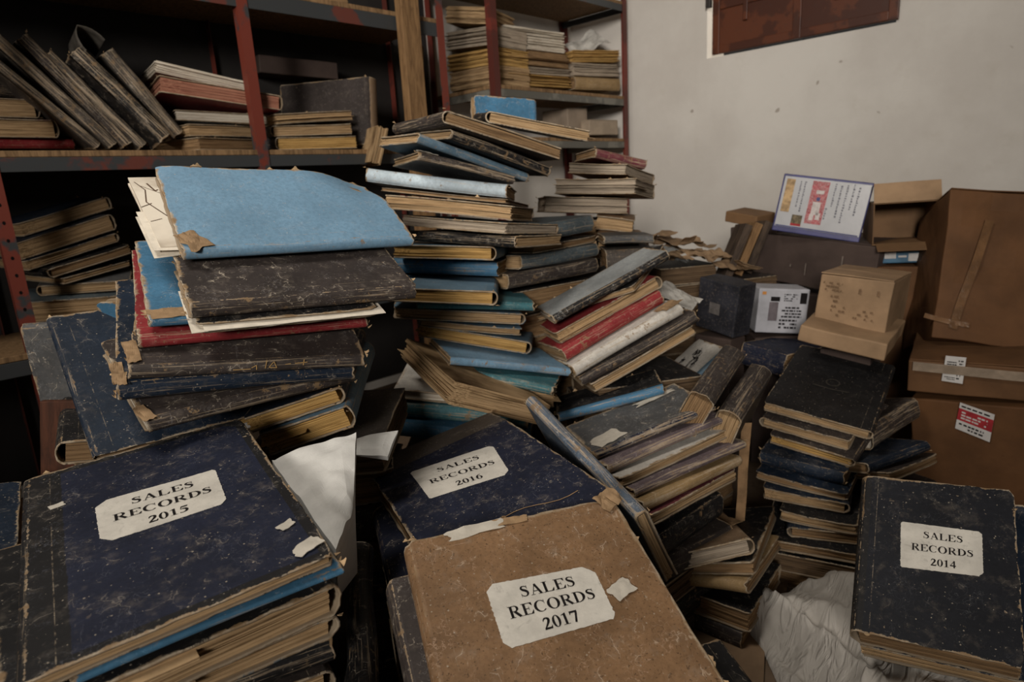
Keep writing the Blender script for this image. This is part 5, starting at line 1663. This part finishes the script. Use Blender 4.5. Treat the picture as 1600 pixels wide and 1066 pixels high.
creamp = paper_mat('crumpled_cream', (0.46, 0.44, 0.40), 0.12, 0.3)
brownp = paper_mat('crumpled_brown', (0.25, 0.165, 0.095), 0.25, 0.4)
greyp = paper_mat('crumpled_grey', (0.20, 0.205, 0.20), 0.2, 0.4)
crumple('crumpled_paper', creamp, 'crumpled pale paper lying on the corner bundle of the wall shelf', 'paper', (3.22, 2.46, 1.775), (0.24, 0.16), -0.1, 0.5, 3.3, 0.03, -0.45)
p = POSES['D4']
crumple('crumpled_paper', creamp, 'whitish crumpled paper at the far end of the slanting pile', 'paper', (1.60, 0.93, 0.665), (0.16, 0.12), 0.3, 0.5, 8.8, 0.02)
# torn scraps heaped in the corner by the wall
scr = [(2.06, 1.37, 0.80, 0.3, 0.12, 'pale brown torn strip, closest to the shelf post in the corner heap'), (2.11, 1.31, 0.775, -0.4, 0.25, 'curled brown strip beside the pale brown one in the corner heap'),
       (2.17, 1.25, 0.755, 0.9, -0.2, 'brown torn strip in the middle of the corner heap'), (2.22, 1.19, 0.745, 0.2, 0.2, 'bent tan strip at the board end of the corner heap'), (2.09, 1.25, 0.735, 0.1, 0.4, 'dark creased scrap low in the corner heap'),
       (1.97, 1.24, 0.745, -0.2, 0.1, 'dusty blue-grey scrap before the corner heap'), (2.03, 1.17, 0.715, 0.4, 0.3, 'dark grey scrap below the corner heap'), (2.13, 1.12, 0.715, -0.5, 0.2, 'tan scrap beside the navy battered box'),
       (2.00, 1.31, 0.77, 0.8, 0.15, 'brown scrap tucked behind the blue-grey one'), (2.14, 1.19, 0.725, 0.5, -0.1, 'ochre scrap low in the corner heap'), (2.20, 1.10, 0.70, 0.0, 0.2, 'umber scrap behind the navy battered box')]
scr += [(2.00, 1.20, 0.725, 1.2, 0.35, 'ragged umber scrap hanging over the front of the corner heap'), (2.07, 1.10, 0.715, 0.2, 0.45, 'ragged tan scrap hanging over the front of the corner heap'),
        (2.12, 1.22, 0.765, -0.9, 0.1, 'flat buff scrap on top of the corner heap'), (2.05, 1.29, 0.785, 1.4, -0.2, 'rolled umber strip on top of the corner heap'), (2.24, 1.03, 0.665, 0.7, 0.3, 'dusty brown scrap above the navy battered box'),
        (2.17, 1.05, 0.675, -0.3, 0.4, 'crumpled ochre scrap above the navy battered box'), (1.95, 1.30, 0.755, 0.3, -0.1, 'bent brown scrap closest to the small grey ledger')]
for i, (x, y, z, yw, tl, lab) in enumerate(scr):
    crumple('paper_scrap', greyp if i in (5, 6) else brownp, lab, 'paper', (x, y, z), (0.14 + 0.02 * (i % 3), 0.07 + 0.02 * (i % 2)), yw, tl, i * 2.3 + 1, 0.022, 0.1, group='torn paper scraps in the corner heap', n=10)
hv = random.Random(5)
for i in range(11):
    zz = i * 0.0625
    for q, (hx, hy) in enumerate(((2.02, 1.13), (2.24, 0.99))):
        if q and i > 9:
            continue
        m = Matrix.Translation((hx + hv.uniform(-0.015, 0.015), hy, zz)) @ Matrix.Rotation(-0.55 + hv.uniform(-0.1, 0.1), 4, 'Z')
        book('corner %d %d' % (q, i), ('umber', 'black', 'leather')[i % 3], 'dark', 'decayed brown book buried under the torn corner scraps', group='decayed books under the corner scraps',
             matrix=m, dims=(0.22, 0.26, 0.0615, 'F'), nin=3, flaps=0, warp=0, curl=0)
# dark boards leaning by the long carton
dk = wood_mat('dark_board', (0.03, 0.021, 0.016), (0.085, 0.058, 0.04))
for i, (x, y, lab, mm) in enumerate(((2.335, 1.075, 'dark leaning board touching the long dark carton', dk), (2.275, 1.085, 'brown leaning board in the middle of the three by the corner', plank_w()), (2.215, 1.095, 'black leaning board closest to the torn corner scraps', dk))):
    o = empty('leaning_board', Matrix.Translation((x, y, 0.628)) @ rotm(-0.75, -0.1, 0.42), lab, 'board')
    bevel_box('board', (-0.014, 0.014, -0.05, 0.05, 0.0, 0.20), mm, o, 0.002, 2, 0.002, i)

# white crumpled sack wedged between the 2015 pile and the black ledger
def lump(name, top, mat, label, cat, depth, seed, amp, n=18):
    """a cloth or plastic sack: a crumpled top spanned by four corners, closed by a tapering underside"""
    a, b, c, d = [Vector(p) for p in top]
    V, F = [], []
    for q in (0, 1):
        for i in range(n + 1):
            for j in range(n + 1):
                u, v = i / n, j / n
                p = (a * (1 - u) + b * u) * (1 - v) + (d * (1 - u) + c * u) * v
                e = min(u, 1 - u, v, 1 - v)
                bul = min(1.0, e * 5)
                if q == 0:
                    f1 = abs(noise.noise(Vector((p.x * 16 + seed, p.y * 16, seed))))
                    f2 = noise.noise(Vector((p.x * 38, p.y * 38 + seed, seed)))
                    p = p + Vector((0, 0, amp * (0.4 * bul + 1.1 * f1 + 0.45 * f2 - 0.3)))
                else:
                    p = p + Vector((0, 0, -min(0.012, depth) - depth * bul))
                V.append(p)
    k = (n + 1) ** 2
    for i in range(n):
        for j in range(n):
            x = i * (n + 1) + j
            F += [[x, x + 1, x + n + 2, x + n + 1], [k + x, k + x + n + 1, k + x + n + 2, k + x + 1]]
    for i in range(n):
        for p, r_ in ((i, i + 1), (n * (n + 1) + i + 1, n * (n + 1) + i), ((i + 1) * (n + 1), i * (n + 1)), (i * (n + 1) + n, (i + 1) * (n + 1) + n)):
            F.append([p, r_, r_ + k, p + k])
    return tag(mesh(name, V, F, mat, smooth=False), label, cat)
sackw = paper_mat('white_sack_film', (0.56, 0.55, 0.52), 0.07, 0.12)
lump('white_sack', WSACK, sackw, 'crumpled white sack wedged between the 2015 pile and the black upright ledger', 'sack', 0.10, 2.0, 0.009, 30)
lump('white_sheet', WSHEET, sackw, 'small white sheet showing behind the 2016 ledger', 'sheet', 0.004, 5.0, 0.006, 10)

# pale sack on the floor under the 2014 ledger
def cloth_mat():
    def make():
        t = NT('sack_cloth')
        P = t.local()
        lo = t.noise(P, 9.0, 5, 0.6)
        hi = t.noise(P, 420.0, 3, 0.6)
        wr = t.noise(t.scaled(P, (7, 26, 9), 0.9), 1.0, 3, 0.5, 1.0)
        wr = t.math('ABSOLUTE', t.math('SUBTRACT', wr, 0.5))
        c = t.mix(t.step(lo, 0.3, 0.7), (0.36, 0.335, 0.30), (0.46, 0.43, 0.39))
        t.bump(t.math('ADD', t.math('MULTIPLY', t.step(wr, 0.10, 0.0), 0.8), t.math('MULTIPLY', hi, 0.1)), 0.5, 0.006)
        return t.finish(c, 0.9, 0.1)
    return cached('cloth', make)
def floor_sack():
    M2 = pose('M2')[0]
    w2, d2 = POSES['M2'][6], POSES['M2'][7]
    R = M2.to_3x3()
    nrm, org = R.col[2], M2.translation
    inv = M2.inverted()
    out = [(1.245, 0.575), (1.32, 0.535), (1.39, 0.51), (1.47, 0.47), (1.54, 0.42), (1.60, 0.34), (1.62, 0.2), (1.58, 0.05), (1.45, -0.1), (1.25, -0.2), (1.0, -0.2), (0.86, -0.1), (0.82, 0.05), (0.90, 0.2), (1.0, 0.31), (1.10, 0.41), (1.17, 0.47)]
    C = Vector((1.2, 0.2, 0))
    nr, na = 44, 150
    def bound(a):
        # ray from C hits the outline
        best = 0.05
        dx, dy = math.cos(a), math.sin(a)
        for i in range(len(out)):
            p, q = out[i], out[(i + 1) % len(out)]
            ex, ey = q[0] - p[0], q[1] - p[1]
            den = dx * ey - dy * ex
            if abs(den) < 1e-9:
                continue
            tt = ((p[0] - C.x) * ey - (p[1] - C.y) * ex) / den
            ss = ((p[0] - C.x) * dy - (p[1] - C.y) * dx) / den
            if tt > 0 and -1e-6 <= ss <= 1 + 1e-6:
                best = max(best, tt)
        return best
    V, F = [], []
    for k in range(na):
        a = 2 * math.pi * k / na
        B = bound(a)
        for i in range(1, nr + 1):
            f = i / nr
            x, y = C.x + math.cos(a) * B * f, C.y + math.sin(a) * B * f
            e = B * (1 - f)
            h = 0.20 * (1 - math.exp(-e / 0.15)) + 0.004
            # long pulled folds running towards the tip, with sharp crests
            ax, ay = x * 0.62 + y * 0.78, -x * 0.78 + y * 0.62
            r1 = 1 - abs(noise.noise(Vector((ax * 4.0 + 3, ay * 13.0, 1.0)))) * 2.2
            r2 = 1 - abs(noise.noise(Vector((ax * 9.0, ay * 26.0 + ax * 8, 4.0)))) * 2.2
            r3 = noise.noise(Vector((x * 6, y * 6, 2.0)))
            h += min(1.0, e / 0.03) * (0.030 * max(0, r1) ** 2 + 0.011 * max(0, r2) ** 2 + 0.02 * r3 - 0.012)
            # the ledger presses the cloth down where it lies
            zpl = org.z - ((x - org.x) * nrm.x + (y - org.y) * nrm.y) / nrm.z
            lp = inv @ Vector((x, y, zpl))
            ox = max(0, abs(lp.x) - w2 / 2)
            oy = max(0, -lp.y, lp.y - d2)
            dd = math.hypot(ox, oy)
            lim = zpl - 0.006 + dd * 0.8
            V.append((x, y, max(0.003, min(h, lim))))
    c = len(V)
    zc = org.z - ((C.x - org.x) * nrm.x + (C.y - org.y) * nrm.y) / nrm.z - 0.006
    V.append((C.x, C.y, max(0.003, min(0.27, zc))))
    for k in range(na):
        k2 = (k + 1) % na
        F.append([c, k * nr, k2 * nr])
        for i in range(nr - 1):
            F.append([k * nr + i, k * nr + i + 1, k2 * nr + i + 1, k2 * nr + i])
    base = len(V)
    for k in range(na):
        x, y, z = V[k * nr + nr - 1]
        V.append((x, y, 0.001))
    for k in range(na):
        k2 = (k + 1) % na
        F.append([k * nr + nr - 1, base + k, base + k2, k2 * nr + nr - 1])
    F.append([base + k for k in reversed(range(na))])
    return tag(mesh('cloth_sack', V, F, cloth_mat(), smooth=True), 'wrinkled pale cloth sack on the floor under the 2014 ledger', 'sack')
floor_sack()

# flattened card and paper on the floor
def floor_sheet(name, label, outline, z, mat, th=0.003):
    n = len(outline)
    V, F = [], []
    cx = sum(p[0] for p in outline) / n
    cy = sum(p[1] for p in outline) / n
    for q in (0, 1):
        for rr in (1.0, 0.66, 0.33):
            for i, (x, y) in enumerate(outline):
                px, py = cx + (x - cx) * rr, cy + (y - cy) * rr
                V.append((px, py, z + q * th + 0.004 * (0.5 + noise.noise(Vector((px * 12, py * 12, z * 99))))))
        V.append((cx, cy, z + q * th + 0.003))
    k = 3 * n + 1
    for q in (0, 1):
        o = q * k
        for rr in range(2):
            for i in range(n):
                j = (i + 1) % n
                F.append([o + rr * n + i, o + rr * n + j, o + rr * n + n + j, o + rr * n + n + i])
        for i in range(n):
            F.append([o + 2 * n + i, o + 2 * n + (i + 1) % n, o + 3 * n])
    for i in range(n):
        j = (i + 1) % n
        F.append([i, j, k + j, k + i])
    return tag(mesh(name, V, F, mat), label, 'sheet')
floor_sheet('cardboard_sheet', 'large flattened brown card on the floor before the pale sack', [(1.05, 0.42), (1.25, 0.50), (1.42, 0.52), (1.50, 0.62), (1.36, 0.72), (1.18, 0.66), (1.02, 0.60)], 0.002, card_mat('floor_card', (0.19, 0.125, 0.075)))
floor_sheet('paper_sheet', 'creased brown paper on the floor beside the torn pile', [(1.22, 0.56), (1.36, 0.50), (1.55, 0.56), (1.52, 0.70), (1.38, 0.66), (1.28, 0.64)], 0.012, paper_mat('floor_paper', (0.20, 0.14, 0.09), 0.2, 0.4))
# loose torn card strip between the fanned pile and the dark pile
st = empty('card_strip', Matrix.Translation((1.37, 0.62, 0.12)) @ rotm(-0.7, -0.06, 0.05), 'torn tan card strip standing between the fanned pile and the dark pile', 'card')
bevel_box('strip', (-0.012, 0.012, -0.0015, 0.0015, 0.0, 0.30), paper_mat('strip_card', (0.27, 0.165, 0.085), 0.25, 0.3), st, 0.0005, 5, 0.004, 2)
# dark boards low beside the 2015 pile
for i, (x, y, z, yw, tl, lab) in enumerate(((0.10, 1.33, 0.35, -0.5, 0.35, 'dark red-brown board leaning below the red shelf post'), (0.16, 1.22, 0.30, -0.9, 0.2, 'brown broken board behind the navy ledger beside the 2015 pile'))):
    o = empty('broken_board', Matrix.Translation((x, y, 0.0)) @ rotm(yw, -0.12, tl * 0.4), lab, 'board')
    bevel_box('board', (-0.05, 0.05, -0.009, 0.009, 0.0, z + 0.33), wood_mat('reddish_board', (0.035, 0.014, 0.008), (0.09, 0.032, 0.016)), o, 0.002, 3, 0.003, i)
